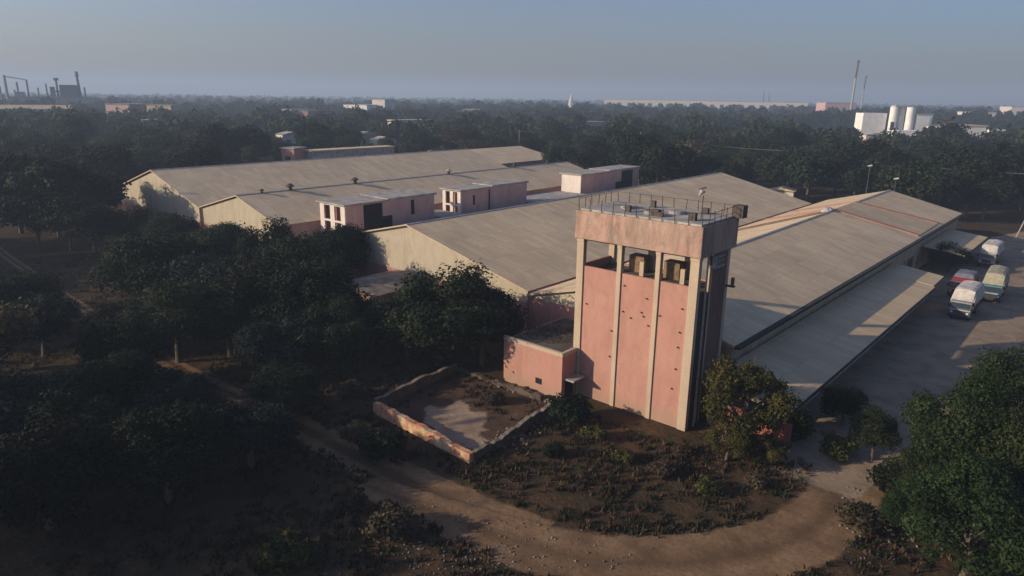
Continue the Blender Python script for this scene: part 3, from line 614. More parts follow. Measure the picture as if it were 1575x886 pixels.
# ------------------------------------------------------------------ lorries
def lorry(label, x, y, tarp, cab, body, seed, L_=8.2, load=1.6, ty=1.0):
    rr = random.Random(seed)
    r = empty('parked_lorry', (x, y, 0), label, 'lorry', 'lorries parked in the yard', rr.uniform(-.03, .03))
    w = 1.2
    c = MB(); c.prism([(0, 0)], 0, 0) if False else None
    c = MB(); k = len(c.v)   # cab: slightly raked front, profile in YZ
    prof = [(0, .55), (0, 1.45), (.12, 1.55), (.30, 2.2), (.5, 2.35), (1.75, 2.35), (1.75, .55)]
    c.v = [(sx*w*.97, a, z) for sx in (-1, 1) for a, z in prof]; n_ = len(prof)
    c.f = [tuple(range(n_)), tuple(reversed(range(n_, 2*n_)))]+[(i, (i+1) % n_, n_+(i+1) % n_, n_+i) for i in range(n_)]
    cb = c.build('cab', cab, r, .03)
    m = MB(); m.v = [(-w*.85, .115, 1.62), (w*.85, .115, 1.62), (w*.82, .27, 2.12), (-w*.82, .27, 2.12)]; m.v += [(a, b+.02, z) for a, b, z in m.v]
    m.v = [(a, b-.035, z) for a, b, z in m.v]; m.f = [(0, 1, 2, 3), (7, 6, 5, 4), (0, 4, 5, 1), (1, 5, 6, 2), (2, 6, 7, 3), (3, 7, 4, 0)]
    m.build('windscreen', M['glass'], r)
    for s in (-1, 1):
        MB().box(min(s*w*.97, s*w*.985), max(s*w*.97, s*w*.985), .55, 1.35, 1.6, 2.1).build('side_window', M['glass'], r)
        MB().tube((s*.85, -.05, 1.02), (s*.85, .02, 1.02), .13, n=10).build('headlight', M['lampglass'], r)
        MB().box(min(s*1.15, s*1.4), max(s*1.15, s*1.4), .0, .08, 1.7, 2.1).build('wing_mirror', M['gutter'], r)
    MB().box(-w, w, -.16, .0, .45, .72).build('bumper', M['gutter'], r)
    MB().box(-.65, .65, -.03, -.001, .85, 1.24).build('grille', M['gutter'], r)
    MB().box(-w*.95, w*.95, .04, .34, 2.24, 2.38).build('sun_visor', M['teal'] if cab is M['cabnavy'] else M['cabwhite'], r)
    MB().box(-w*.96, w*.96, -.035, -.002, 1.28, 1.44).build('stripe', M['cabwhite'] if cab is not M['cabwhite'] else M['red'], r)
    MB().box(-.45, .45, .4, L_, .72, .95).build('chassis', M['gutter'], r)
    bd = MB().box(-w-.05, w+.05, 1.95, L_, 1.0, 2.35)
    bo = bd.build('cargo_body', body, r)
    for i in range(7):
        y_ = 2.05+i*(L_-2.2)/6
        for s in (-1, 1): MB().box(min(s*(w+.05), s*(w+.12)), max(s*(w+.05), s*(w+.12)), y_-.05, y_+.05, 1.0, 2.3).build('stake', cab, bo)
    for y_ in (1.0, L_-2.6, L_-1.35):
        for s in (-1, 1):
            wh = MB().tube((s*.82, y_, .5), (s*1.16, y_, .5), .5, n=18).build('wheel', M['rubber'], r)
            MB().tube((s*1.16, y_, .5), (s*1.19, y_, .5), .24, n=12).build('rim', M['pipe'], wh)
    # sagging tarpaulin over the load
    nu, nv = 17, 13; V = []
    for i in range(nu):
        y_ = ty+(L_+.15-ty)*i/(nu-1); e = [.0, .93, .98][min(i, nu-1-i)] if min(i, nu-1-i) < 3 else 1
        for j in range(nv):
            u = (-1, -.97, -.9, -.8, -.55, -.28, 0, .28, .55, .8, .9, .97, 1)[j]; z = 2.2+(load*e+.1)*(1 if abs(u) < .8 else .93 if abs(u) < .88 else .5 if abs(u) < .97 else 0)*(1-.06*abs(u))+rr.uniform(-.04, .04)+.05*math.sin(i*1.9+seed)*(1-u*u)
            V.append((u*(w+.17)+rr.uniform(-.02, .02), y_, z-(.3*abs(math.sin(i*.9+seed)) if abs(u) == 1 else 0)))
    Fq = [(i*nv+j, i*nv+j+1, (i+1)*nv+j+1, (i+1)*nv+j) for i in range(nu-1) for j in range(nv-1)]
    m = MB(); m.v = V; m.f = Fq; o = m.build('tarpaulin', tarp, r)
    so = o.modifiers.new('thick', 'SOLIDIFY'); so.thickness = .03
    return r
lorry('white tarpaulined lorry with orange side, nearest the canopy corner', -11.4, 99.4, M['tarp_white'], M['cabgrey'], M['orange'], 1, 7.6)
lorry('olive tarpaulined lorry with dark blue cab parked to the right of the white one', -9.6, 111.6, M['tarp_olive'], M['cabnavy'], M['orange'], 2, 8.0, 1.75)
lorry('red lorry with blue grey cover, hidden behind the white lorry', -13.4, 110.8, M['tarp_grey'], M['red'], M['red'], 3, 7.0, .7, 3.4)
lorry('farthest lorry with white tarpaulin and red and white cab', -13.3, 136.2, M['tarp_white'], M['cabwhite'], M['red'], 4, 8.0, 1.4)

def pallet(x, y, rz, lb, n=3):
    r = empty('pallet_stack', (x, y, 0), lb, 'pallets', None, rz)
    for k in range(n):
        m = MB()
        for i in range(5): m.box(-.6, .6, -.5+i*.22, -.38+i*.22, k*.16+.10, k*.16+.125)
        for i in (-.58, -.05, .48): m.box(i, i+.1, -.5, .5, k*.16, k*.16+.098)
        m.build('pallet', M['tan'], r)
pallet(-15.2, 122.5, .3, 'low stack of brown pallets beside the dark bush at the canopy gap'); pallet(-13.6, 55.8, .8, 'low stack of brown pallets near the canopy end', 2)
# ------------------------------------------------------------------ poles and wires
def pole(name, x, y, h, label, cat='pole', cross=True, lean=0, r0=.16, hframe=False):
    r = empty(name, (x, y, 0), label, cat, None)
    m = MB().tube((0, 0, 0), (lean*h, 0, h), r0, r0*.6, 8); m.build('shaft', M['pole'] if cross or lean else M['pipe_dark'], r)
    if hframe: MB().tube((2.6, 0, 0), (2.6, 0, h), r0, r0*.6, 8).build('shaft', M['pole'], r)
    if cross:
        MB().box(-1.2, 3.8 if hframe else 1.2, -.08, .08, h-1.1, h-.95).build('crossarm', M['steel'], r)
        for xx in (-1.05, 0, 1.05): MB().tube((xx, 0, h-.95), (xx, 0, h-.65), .06, n=6).build('insulator', M['pipe'], r)
    return r
pole('utility_pole', -74, 206, 13, 'tall pale utility pole in the wood right of the broad shed ridge')
pole('utility_pole', -208, 243, 12, 'utility pole behind the narrow shed, left of the low tin roofs')
pole('utility_pole', -285, 262, 11.5, 'utility pole behind the far end of the leftmost shed')
pole('utility_pole', -162, 268, 12.5, 'twin pole frame standing in the wood behind the pink blocks', hframe=True)
pole('lamp_mast', -33.4, 158.5, 11.2, 'slim mast with white lamp at the far end of the right shed', 'lamp', cross=False, r0=.07)
pole('lamp_mast', -41.5, 170, 12.5, 'thin mast with pale lamp beyond the right shed ridge', 'lamp', cross=False, r0=.08)
for o in [x for x in bpy.data.objects if x.name.startswith('lamp_mast')]:
    h_ = 11.2 if o.location.y < 165 else 12.5
    MB().tube((-.45, 0, h_), (.45, 0, h_+.25), .13, .2, 10).build('lamp_head', M['tarp_white'], o)
pole('leaning_post', -12.6, 172, 10.5, 'leaning double post at the far right of the yard', 'pole', cross=False, lean=.22, r0=.14)
wr = MB()
def wire(a, b, sag):
    a, b = Vector(a), Vector(b); q = [a.lerp(b, t/14)-Vector((0, 0, sag*4*(t/14)*(1-t/14))) for t in range(15)]
    for i in range(14): wr.tube(q[i], q[i+1], .022, n=4)
for dy in (-1, 0, 1):
    wire((-162, 268+dy, 11.9), (-74, 206+dy, 12.3), 1.2); wire((-74, 206+dy, 12.3), (8, 190+dy, 12.3), 1.4); wire((-208, 243+dy, 11.4), (-162, 268+dy, 11.9), .8)
tag(wr.build('power_line', M['pipe_dark']), 'thin power line strung between the poles over the wood', 'power line')

# ------------------------------------------------------------------ far buildings
HCLR = []
def place(px, py, dist_y_z=0): return at(px, py, dist_y_z)
def house(name, label, cat, x, y, dx, dy, h, wallm, roofm, rz=0, pitch=0., win=0, group=None):
    r = empty(name, (x, y, 0), label, cat, group, rz)
    MB().box(-dx/2, dx/2, -dy/2, dy/2, 0, h).build('wall', wallm, r)
    if pitch: MB().prism([(-dx/2-.5, h), (dx/2+.5, h), (0, h+pitch)], -dy/2-.5, dy/2+.5).build('roof', roofm, r)
    else: MB().box(-dx/2-.4, dx/2+.4, -dy/2-.4, dy/2+.4, h+.003, h+.35).build('roof', roofm, r)
    for k in range(win):
        MB().box(-dx/2+dx*(k+.3)/win, -dx/2+dx*(k+.7)/win, -dy/2-.06, -dy/2+.02, h*.45, h*.75).build('window', M['glass'], r)
    return r
house('brick_shed', 'pink brick hut with long grey wall behind the leftmost shed', 'building', -201, 122.5, 5, 5.5, 9.6, M['pink'], M['slab'], R(20), win=1)
house('long_store', 'long low grey store behind the leftmost shed roof', 'building', -198.5, 143, 5, 34, 8.6, M['slab'], M['roof_far'], R(0))
house('tin_roof_house', 'small house with bright white roof behind the leftmost shed end', 'house', -246, 232, 16, 12, 7.5, M['white'], M['tarp_white'], R(20), 1.2)
house('low_shed', 'low pale roofed shed just beyond the leftmost shed', 'shed', -160, 172, 34, 30, 6.6, M['pink_pale'], M['roof_far'], 0, 3.2)
house('tin_roof_house', 'tiny orange walled house among trees behind the narrow shed', 'house', -176, 211, 12, 7, 6.5, M['orange'], M['roof_far'], R(40), 1.)
house('tin_roof_house', 'low house with pale flat roof behind the farthest pink block', 'house', -142, 196, 14, 8, 6.4, M['pink_pale'], M['slab_pale'], R(35))
house('tin_roof_house', 'white gabled house behind the trees left of the ridge mast', 'house', -66, 186, 6, 4, 3.4, M['white'], M['roof_far'], R(15), .9)
house('white_building', 'white two-tier building standing above the trees left of centre', 'building', -560, 425, 26, 40, 17, M['bright'], M['tarp_white'], R(20), win=4)
house('white_building', 'upper white block beside the two-tier building left of centre', 'building', -548, 436, 14, 18, 22, M['white'], M['tarp_white'], R(20), win=2)
house('flat_building', 'long grey roofed building in the wood left of centre', 'building', -480, 490, 16, 44, 14, M['slab'], M['slab_pale'], R(40))
house('pink_building', 'small pink building above the trees at far left', 'building', -520, 190, 18, 14, 18, M['pink_pale'], M['slab_pale'], R(30), win=3)
house('pink_building', 'pale yellow building right of the pink one at far left', 'building', -540, 226, 20, 16, 17, M['cream'], M['slab_pale'], R(30), win=3)
house('flat_building', 'grey pink building between the pink and yellow ones at far left', 'building', -560, 214, 14, 14, 17.5, M['pink_side'], M['slab'], R(30), win=2)
house('low_shed', 'long pale roofed shed at the far left edge', 'shed', -560, 142, 18, 52, 14.5, M['white'], M['roof_far'], R(-14), 2.5)
house('flat_building', 'small pinkish building in the haze left of the two-tier building', 'building', -470, 300, 14, 18, 14, M['pink_side'], M['slab'], R(25), win=2)
for px_, py_, dd, h_, wx, wm, rm, lb in ((632, 176, 430, 12, 22, 'white', 'slab_pale', 'low white roofed house in the wood, right of the two-tier building'), (592, 214, 300, 8.5, 9, 'white', 'tarp_white', 'tiny white roofed hut in the wood above the leftmost shed'),
        (452, 206, 330, 9, 10, 'white', 'slab_pale', 'tiny pale hut in the wood above the pink brick hut'), (566, 204, 330, 9, 9, 'cream', 'tarp_white', 'tiny pale hut left of the one above the leftmost shed'), (700, 176, 640, 13, 26, 'slab', 'slab_pale', 'grey flat house far in the wood, centre'),
        (905, 190, 470, 11, 16, 'pink_pale', 'slab', 'faded pink house deep in the wood above the pink blocks'), (1330, 212, 420, 9.5, 12, 'white', 'tarp_white', 'small white hut left of the grain plant'), (1358, 236, 300, 8, 10, 'tan', 'slab', 'tan hut in the trees below the grain plant'),
        (1548, 172, 1150, 22, 46, 'white', 'tarp_white', 'white building in the haze at the right edge'), (1478, 172, 900, 17, 30, 'white', 'slab_pale', 'white shed in the haze right of the grain plant'), (250, 196, 420, 12, 16, 'pink_side', 'slab', 'dull pink house in the trees at left'), (470, 176, 560, 15, 22, 'pink_pale', 'slab_pale', 'pinkish house in the haze left of the two-tier building, further back')):
    v_ = at(px_, 300, 0); v_ = Vector((v_.x, v_.y, 0)).normalized()*dd
    house('wood_house', lb, 'house', v_.x, v_.y, wx, wx*.6, h_, M[wm], M[rm], math.atan2(v_.y, v_.x)-math.pi/2+.5, 1.2 if wx < 14 else 0, win=2)
    HCLR.append((v_.x, v_.y))
# long pale factory on the horizon, right of centre
for k, (pa, pb, top, lb) in enumerate(((930, 1085, 24, 'long pale factory wall on the horizon, left half'), (1085, 1235, 23, 'long pale factory wall on the horizon, right half'))):
    A = at(pa, 171.5+.013*(pa-930), 0); B = at(pb, 171.5+.013*(pb-930)+.6, 0); sc_ = 1350/A.length; A = A*sc_; B = B*sc_
    d = Vector((B.x-A.x, B.y-A.y, 0)); c_ = (A+B)/2
    house('long_factory', lb, 'factory', c_.x, c_.y, d.length, 60, top, M['white'], M['slab_pale'], math.atan2(d.y, d.x), win=10)
f_ = at(1283, 180, 0); f_ = f_*(1050/f_.length)
house('flat_building', 'pale pink building at the foot of the tall masts', 'building', f_.x, f_.y, 40, 30, 24, M['pink_pale'], M['slab'], R(40), win=4)
f_ = at(878, 168, 0); f_ = f_*(1500/f_.length)
tp = empty('temple_spire', (f_.x, f_.y, 0), 'tiny white temple spire on the horizon', 'temple'); MB().tube((0, 0, 0), (0, 0, 20), 6, 5, 10).build('base', M['white'], tp); MB().tube((0, 0, 20), (0, 0, 33), 4.5, .5, 10).build('spire', M['white'], tp)
# silo plant at right
pl = empty('silo_plant', (-118, 600, 0), 'white grain plant with grouped silos rising above the trees at right', 'plant', None, YAW)
def pb(name, m, x0, x1, y0, y1, z0, z1, par=None): return MB().box(x0, x1, y0, y1, z0, z1).build(name, m, par or pl)
for x, y in ((-19.5, 0), (-13, 2), (-6.3, 0), (-12, -9)):
    MB().tube((x, y, 0), (x, y, 22.5+(-x*.02)), 2.7, n=20).build('silo', M['bright'], pl)
pb('silo_top', M['slab_pale'], -20.5, -5.4, -3, 3, 22.95, 24)
pb('wing', M['bright'], -41, -23.2, 2, 14, 0, 18)
pb('block', M['bright'], -2.8, 9, -2, 12, 0, 17.5); pb('block_roof', M['slab_pale'], -3.4, 9.6, -2.6, 12.6, 17.503, 18)
pb('hall', M['bright'], 9.1, 48, -6, 14, 0, 9.5); pb('hall_roof', M['roof_new'], 8.6, 49, -6.6, 14.6, 9.503, 10.3)
pb('annex', M['bright'], -30, -8, -26, -14, 0, 6.5); pb('annex', M['bright'], 2, 22, -22, -8, 0, 9.3); pb('low_wing', M['bright'], 49.2, 62, -8, 4, 0, 7.5)
for x in (22, 25, 28): MB().tube((x, 4, 10.3), (x, 4, 12.2), 1.1, n=10).build('yellow_tank', M['orange'], pl)
pb('opening', M['glass'], -23.1, -21, -6.0, -4.5, 2, 12)
# chimneys / masts at right
for px_, hb, ht, rr_, lb in ((1306, 74, 0, 1.6, 'tallest grey chimney mast on the right horizon'), (1321, 56, 0, .9, 'shorter dark mast beside the tall chimney mast')):
    p_ = at(px_, 186, 0); p_ = p_*(960/p_.length)
    r = empty('chimney_mast', (p_.x, p_.y, 0), lb, 'mast', 'masts on the right horizon')
    MB().tube((0, 0, 0), (.5, 0, hb*.72), rr_, rr_*.7, 12).build('shaft', M['pole'], r); MB().tube((.5, 0, hb*.72), (1.2, 0, hb), rr_*.72, rr_*.62, 12).build('top_section', M['steel'], r)
    MB().tube((1.1, 0, hb-2), (1.1, 0, hb-1), rr_*1.3, rr_*1.3, 12).build('gallery', M['steel'], r)
for px_, hb in ((1172, 44), (1181, 42)):
    p_ = at(px_, 170, 0); p_ = p_*(1500/p_.length)
    r = empty('lattice_mast', (p_.x, p_.y, 0), 'faint thin mast on the horizon above the long factory', 'mast', 'faint pair of masts'); MB().tube((0, 0, 0), (0, 0, hb), 1.3, .5, 6).build('shaft', M['steel'], r)
# hazy factory at the far left
fc = empty('hazy_factory', (-800, 222, 0), 'hazy grey factory with chimneys on the left horizon', 'factory', None, R(72))
def fb(name, m, x0, x1, y0, y1, z0, z1): return MB().box(x0, x1, y0, y1, z0, z1).build(name, m, fc)
fb('hall', M['slab'], -30, 38, -8, 8, 0, 20.0); fb('hall_roof', M['slab_pale'], -30.5, 38, -8.5, 8.5, 20.003, 20.6)
fb('process_block', M['tarp_grey'], 12, 27, -6, 6, 20.7, 32); fb('process_block', M['tarp_grey'], 4, 8, -4, 4, 20.7, 30)
MB().tube((10, 0, 20), (10, 0, 36), .9, n=8).tube((10, 0, 36), (10, 0, 38.5), 2.3, n=10).build('cyclone', M['tarp_grey'], fc)
MB().tube((28.5, 0, 20), (28.0, 0, 40), 1.6, 1.1, 10).tube((28.0, 0, 40), (28.0, 0, 45), 1.7, 1.3, 10).build('chimney', M['tarp_grey'], fc)
MB().tube((-31, 0, 0), (-31, 0, 40), 1.5, 1.1, 10).build('chimney', M['pole'], fc); MB().tube((-42, 0, 0), (-42, 0, 36), 1.8, 1.6, 10).build('chimney', M['tarp_grey'], fc)
for a_, h_ in ((-36, 30), (-25, 27), (-6, 29), (1, 33), (33, 30)): MB().tube((a_, 3, 0), (a_, 3, h_), .7, n=8).build('stack', M['tarp_grey'], fc)
fb('tank_house', M['slab'], -24, -17, -5, 5, 20.7, 25); fb('gallery', M['tarp_grey'], 8.2, 11.9, -1, 1, 25, 26.5)
MB().tube((-14, 0, 20), (-14, 0, 36), .8, n=8).tube((-22, 0, 20), (-22, 0, 34), .8, n=8).tube((-31, 0, 39), (-14, 0, 36), .4, n=6).build('pipework', M['tarp_grey'], fc)

# ------------------------------------------------------------------ trees
def crown_arrays(seed, nleaf, leaf, R0=5.0, Hc=3.6, zc=6.0, clumps=22, spread=.62, cr=(.26, .44), inner=.18, aspect=.6, droop=0):
    """leaf clusters on uneven clumps; returns vertices, quads, tone"""
    r = np.random.default_rng(seed)
    C = []
    while len(C) < clumps:
        p = r.normal(size=3); p /= np.linalg.norm(p); p *= r.uniform(.35, 1.0)**.5
        if p[2] < -.55: continue
        C.append(p)
    C = np.array(C); scale = np.array([R0, R0*r.uniform(.85, 1.15), Hc])
    rad = r.uniform(cr[0], cr[1], clumps)*R0
    cc = C*spread*scale+np.array([0, 0, zc]); ci = r.choice(clumps, nleaf, p=(rad**2)/(rad**2).sum())
    d = r.normal(size=(nleaf, 3)); d /= np.linalg.norm(d, axis=1)[:, None]
    # bumpy clump: radius modulated so the outline breaks up
    mod = 1+.22*np.sin(d[:, 0]*5+ci*1.7)*np.sin(d[:, 1]*6+ci)+.18*np.sin(d[:, 2]*9+ci*2.3)
    rr = rad[ci]*mod*np.where(r.uniform(size=nleaf) < inner, r.uniform(.2, .8, nleaf), r.uniform(.82, 1.1, nleaf))
    rr *= np.where(r.uniform(size=nleaf) < .05, r.uniform(1.05, 1.35, nleaf), 1)
    P = cc[ci]+d*rr[:, None]*np.array([1, 1, .78]); P[:, 2] -= droop*np.maximum(0, np.linalg.norm(P[:, :2], axis=1)-R0*.6)
    nrm = d+r.normal(size=(nleaf, 3))*.55; nrm[:, 2] += .25; nrm /= np.linalg.norm(nrm, axis=1)[:, None]
    t = np.cross(nrm, r.normal(size=(nleaf, 3))); t /= np.linalg.norm(t, axis=1)[:, None]; b = np.cross(nrm, t)
    s = leaf*r.uniform(.55, 1.35, nleaf)[:, None]
    V = np.stack([P-t*s*.5, P+b*s*aspect*.5, P+t*s*.5, P-b*s*aspect*.5], 1).reshape(-1, 3)
    Fq = np.arange(nleaf*4).reshape(-1, 4)
    ct = r.uniform(.0, .75, clumps)
    tone = np.clip(ct[ci]*.7+r.normal(.25, .18, nleaf), 0, 1)
    return V, Fq, tone
def trunk_mb(seed, R0, zc, h0=.32, limbs=6):
    rr = random.Random(seed); m = MB(); top = zc*.62
    pts = [Vector((0, 0, -.2)), Vector((rr.uniform(-.2, .2), rr.uniform(-.2, .2), top*.5)), Vector((rr.uniform(-.35, .35), rr.uniform(-.35, .35), top))]
    m.tube(pts[0], pts[1], h0, h0*.78, 9).tube(pts[1], pts[2], h0*.78, h0*.6, 9)
    for k in range(limbs):
        a = k*6.283/limbs+rr.uniform(-.4, .4); q = pts[2].lerp(pts[1], rr.uniform(0, .5)); e = q+Vector((math.cos(a)*R0*.45, math.sin(a)*R0*.45, rr.uniform(1.2, 2.6)))
        m.tube(q, e, h0*.42, h0*.2, 6); e2 = e+Vector((math.cos(a+.4)*R0*.28, math.sin(a+.4)*R0*.28, rr.uniform(.5, 1.4))); m.tube(e, e2, h0*.2, h0*.07, 5)
    m.tube(pts[2], pts[2]+Vector((0, 0, zc*.35)), h0*.6, h0*.15, 6)
    return m
PROTO = {}
def proto(key, seed, nleaf, leaf, mat, trunk=True, **kw):
    V, Fq, tone = crown_arrays(seed, nleaf, leaf, **kw)
    me = npmesh('crown', V, Fq, mat, [('tone', 'FACE', tone)])
    d = me.data; bpy.data.objects.remove(me)
    tm = None
    if trunk:
        t = trunk_mb(seed, kw.get('R0', 5), kw.get('zc', 6)).build('trunk', M['bark']); tm = t.data; bpy.data.objects.remove(t)
    PROTO[key] = (d, tm)
def tree(key, x, y, s, label, group=None, name='tree', cat='tree', rz=None, sz=None):
    r = empty(name, (x, y, 0), label, cat, group, random.uniform(0, 6.28) if rz is None else rz)
    r.scale = (s, s, sz if sz else s*random.uniform(.92, 1.1))
    c, t = PROTO[key]
    for nm, me in (('crown', c), ('trunk', t)):
        if me is None: continue
        o = bpy.data.objects.new('stem' if (nm == 'trunk' and name == 'shrub') else ('foliage' if name == 'shrub' else nm), me); col.objects.link(o); o.parent = r
    return r
for k in range(3): proto('near%d' % k, 10+k, 24000, .28, M['leaf'], clumps=44, R0=5.2, Hc=3.9, zc=5.2, cr=(.12, .36), spread=.72)
proto('blue0', 20, 22000, .26, M['leaf_blue'], clumps=44, R0=4.8, Hc=3.2, zc=4.2, cr=(.12, .33), spread=.74)
proto('bright0', 30, 36000, .21, M['leaf_bright'], clumps=60, R0=4.8, Hc=4.8, zc=5.2, cr=(.09, .30), spread=.8)
proto('bright1', 31, 32000, .21, M['leaf_bright'], clumps=54, R0=4.5, Hc=4.0, zc=4.2, cr=(.09, .30), spread=.8)
proto('yellow0', 40, 20000, .21, M['leaf_yellow'], clumps=44, R0=3.9, Hc=4.0, zc=4.0, cr=(.10, .30), spread=.8)
proto('shrub0', 50, 2600, .26, M['leaf'], R0=1.6, Hc=1.1, zc=.9, clumps=10, cr=(.3, .5), trunk=False)
proto('shrub1', 51, 2200, .26, M['leaf_yellow'], R0=1.5, Hc=.9, zc=.75, clumps=9, cr=(.3, .5), trunk=False)
proto('shrub2', 52, 1500, .24, M['leaf_brown'], R0=1.4, Hc=.8, zc=.7, clumps=9, cr=(.3, .5), trunk=False)
for k in range(4): proto('far%d' % k, 60+k, 5200, .55, M['leaf_far'], clumps=26+4*k, R0=5.2, Hc=(4.2, 5.2, 3.6, 4.6)[k], zc=6.2, cr=(.14, .38), inner=.12, spread=.72)
proto('farbrown', 70, 3000, .5, M['leaf_brown'], clumps=20, R0=5.0, Hc=4.0, zc=6.2, cr=(.22, .4), inner=.12)
proto('fargreen', 71, 5000, .5, M['leaf_green'], clumps=20, R0=5.0, Hc=4.2, zc=6.4, cr=(.24, .44), inner=.12)

def T(px, py, z, width_m, key, label, sz=None, **kw):
    p = at(px, py, z); base = {'near': 5.2, 'blue': 4.8, 'brig': 4.8, 'yell': 3.9, 'far0': 5.2}.get(key[:4], 5.0)
    return tree(key, p.x, p.y, width_m/2/base/1.0, label, sz=sz, **kw)
# trees close to the sheds (left side of the picture)
T(688, 480, 5.4, 14.5, 'near0', 'big dark round tree against the cream gable of the broad shed', 1.15)
T(742, 508, 3.8, 10.5, 'near1', 'smaller dark tree overlapping the right of the big round one', 0.96)
T(625, 500, 3.8, 8.5, 'near2', 'dark tree at the left foot of the big round one, by the annex pillar', 0.82)
T(520, 390, 5.5, 11, 'near1', 'dark tree in front of the broad shed gable left corner', 1.11)
T(480, 470, 5, 12, 'near2', 'dark tree left of the grey annex', 1.11)
T(415, 395, 5, 11, 'near0', 'dark tree below the narrow shed gable', 1.15)
T(335, 378, 4.8, 11, 'near1', 'dark tree in front of the narrow shed cream gable, left of its apex', 0.94)
T(268, 352, 4.8, 11, 'near2', 'dark tree rising before the leftmost gable', .85)
T(205, 335, 5, 11, 'near0', 'dark tree at the left end of the leftmost shed', .8)
T(140, 345, 5, 11, 'near1', 'dark tree at the left end of the dense row', 0.94)
T(400, 470, 5, 13, 'near0', 'dark tree in the thick of the left wood, in front of the narrow shed row', 1.11)
T(320, 440, 5, 13, 'blue0', 'greyish green tree in the thick of the left wood', 1.23)
T(235, 425, 5, 13, 'near2', 'dark tree in the middle of the left wood', 1.17)
T(515, 520, 3.2, 8, 'near0', 'low dark tree before the annex, above the bend of the dirt path', 0.84)
T(430, 530, 3.5, 9, 'blue0', 'greyish tree in the left wood just above the dirt path', 0.88)
T(268, 500, 4, 10, 'near0', 'dark tree right of the pale slanting track at left', 0.99)
T(40, 465, 3, 9, 'near2', 'bushy tree below the start of the slanting track at left', 0.73)
T(60, 505, 3, 8, 'blue0', 'grey green tree at the left edge, below the slanting track', 0.94)
T(180, 590, 3.5, 8.2, 'near1', 'dark tree in the left foreground below the slanting track', 0.70)
T(270, 600, 3.5, 7.4, 'blue0', 'grey green bushy tree left of the short pale path', 0.70)
T(120, 660, 4, 8.2, 'near0', 'dark tree in the left foreground third of the bottom row', 0.78)
T(20, 640, 4, 10, 'blue0', 'grey green tree cut by the left edge of the photo', .95)
T(250, 690, 4, 8.2, 'near2', 'dark tree in the left foreground, second of the bottom row from the right', 0.78)
T(380, 650, 3.6, 7.4, 'blue0', 'grey green tree left of the start of the double ruts', 0.70)
T(60, 735, 3.6, 9, 'near2', 'dark tree in the bottom left corner', .8)
T(290, 412, 4.5, 11, 'near1', 'dark tree between the narrow shed gable and the leftmost gable', .85)
T(450, 425, 5, 11, 'near0', 'dark tree midway between the annex and the narrow shed', 1.17)
T(560, 500, 2.5, 6, 'near1', 'small dark tree hugging the left side of the annex', 0.64)
T(190, 550, 3, 8, 'near2', 'dark tree just below the lower end of the slanting track', .8)
T(25, 315, 5.5, 15, 'far0', 'broad dark tree at the left edge beyond the start of the slanting track', 1.52)
T(85, 320, 5.5, 14, 'far1', 'broad dark tree beyond the track, second from the left edge', 1.46)
T(150, 310, 5.5, 13, 'far2', 'dark tree touching the left corner of the leftmost gable', 1.2)
T(55, 350, 4, 11, 'far3', 'dark tree on the bare ground above the start of the slanting track', 1.05)
T(105, 355, 3.5, 10, 'far0', 'low dark tree above the middle of the slanting track', 0.94)
T(185, 500, 2.8, 8, 'near2', 'low dark tree filling the gap below the slanting track end', .62)
T(350, 500, 3.4, 10, 'near1', 'dark tree above the short pale stretch of path', .9)
T(100, 600, 2.6, 8, 'blue0', 'low grey green tree beside the bare ground at the left edge', .6)
T(440, 600, 2.4, 7, 'near0', 'low dark tree between the short pale path and the ruts', .55)
# trees to the right
T(1420, 735, 2.2, 5, 'bright1', 'dark leafy bush joining the right foreground trees on their left', .6)
T(1560, 610, 6, 8, 'bright0', 'green tree at the right edge behind the taller leafy one', 1.0)
T(1120, 680, 1.6, 4, 'yellow0', 'low olive bush under the yellowish green tree', .45, name='shrub', cat='shrub')
T(1180, 690, 1.4, 3.6, 'yellow0', 'olive bush before the dull red end wall', .38, name='shrub', cat='shrub')
T(1142, 612, 4.4, 7.8, 'yellow0', 'yellowish green tree at the right foot of the tower', 1.14, rz=2.4)
T(1480, 665, 5.8, 8.4, 'bright0', 'fresh green leafy tree in the right foreground, taller', 1.02, rz=1.1)
T(1550, 700, 5.2, 8, 'bright1', 'fresh green tree at the right edge of the photo', 1.15)
T(1500, 800, 4, 9, 'bright1', 'fresh green bushy tree in the bottom right corner', .95)
T(1410, 800, 1.5, 4.5, 'bright0', 'low green bush left of the bottom right corner trees', .42, name='shrub', cat='shrub')
T(1350, 650, 3.2, 4.0, 'near2', 'thin sapling with pale stem beside the dirt road', .5, name='sapling')
T(1462, 398, 2.2, 7.5, 'near0', 'dark bush in the gap between the two canopies', .55, name='shrub', cat='shrub')
T(1300, 620, 2, 5, 'near1', 'dark bush in the shade beside the canopy end', .4, name='shrub', cat='shrub')
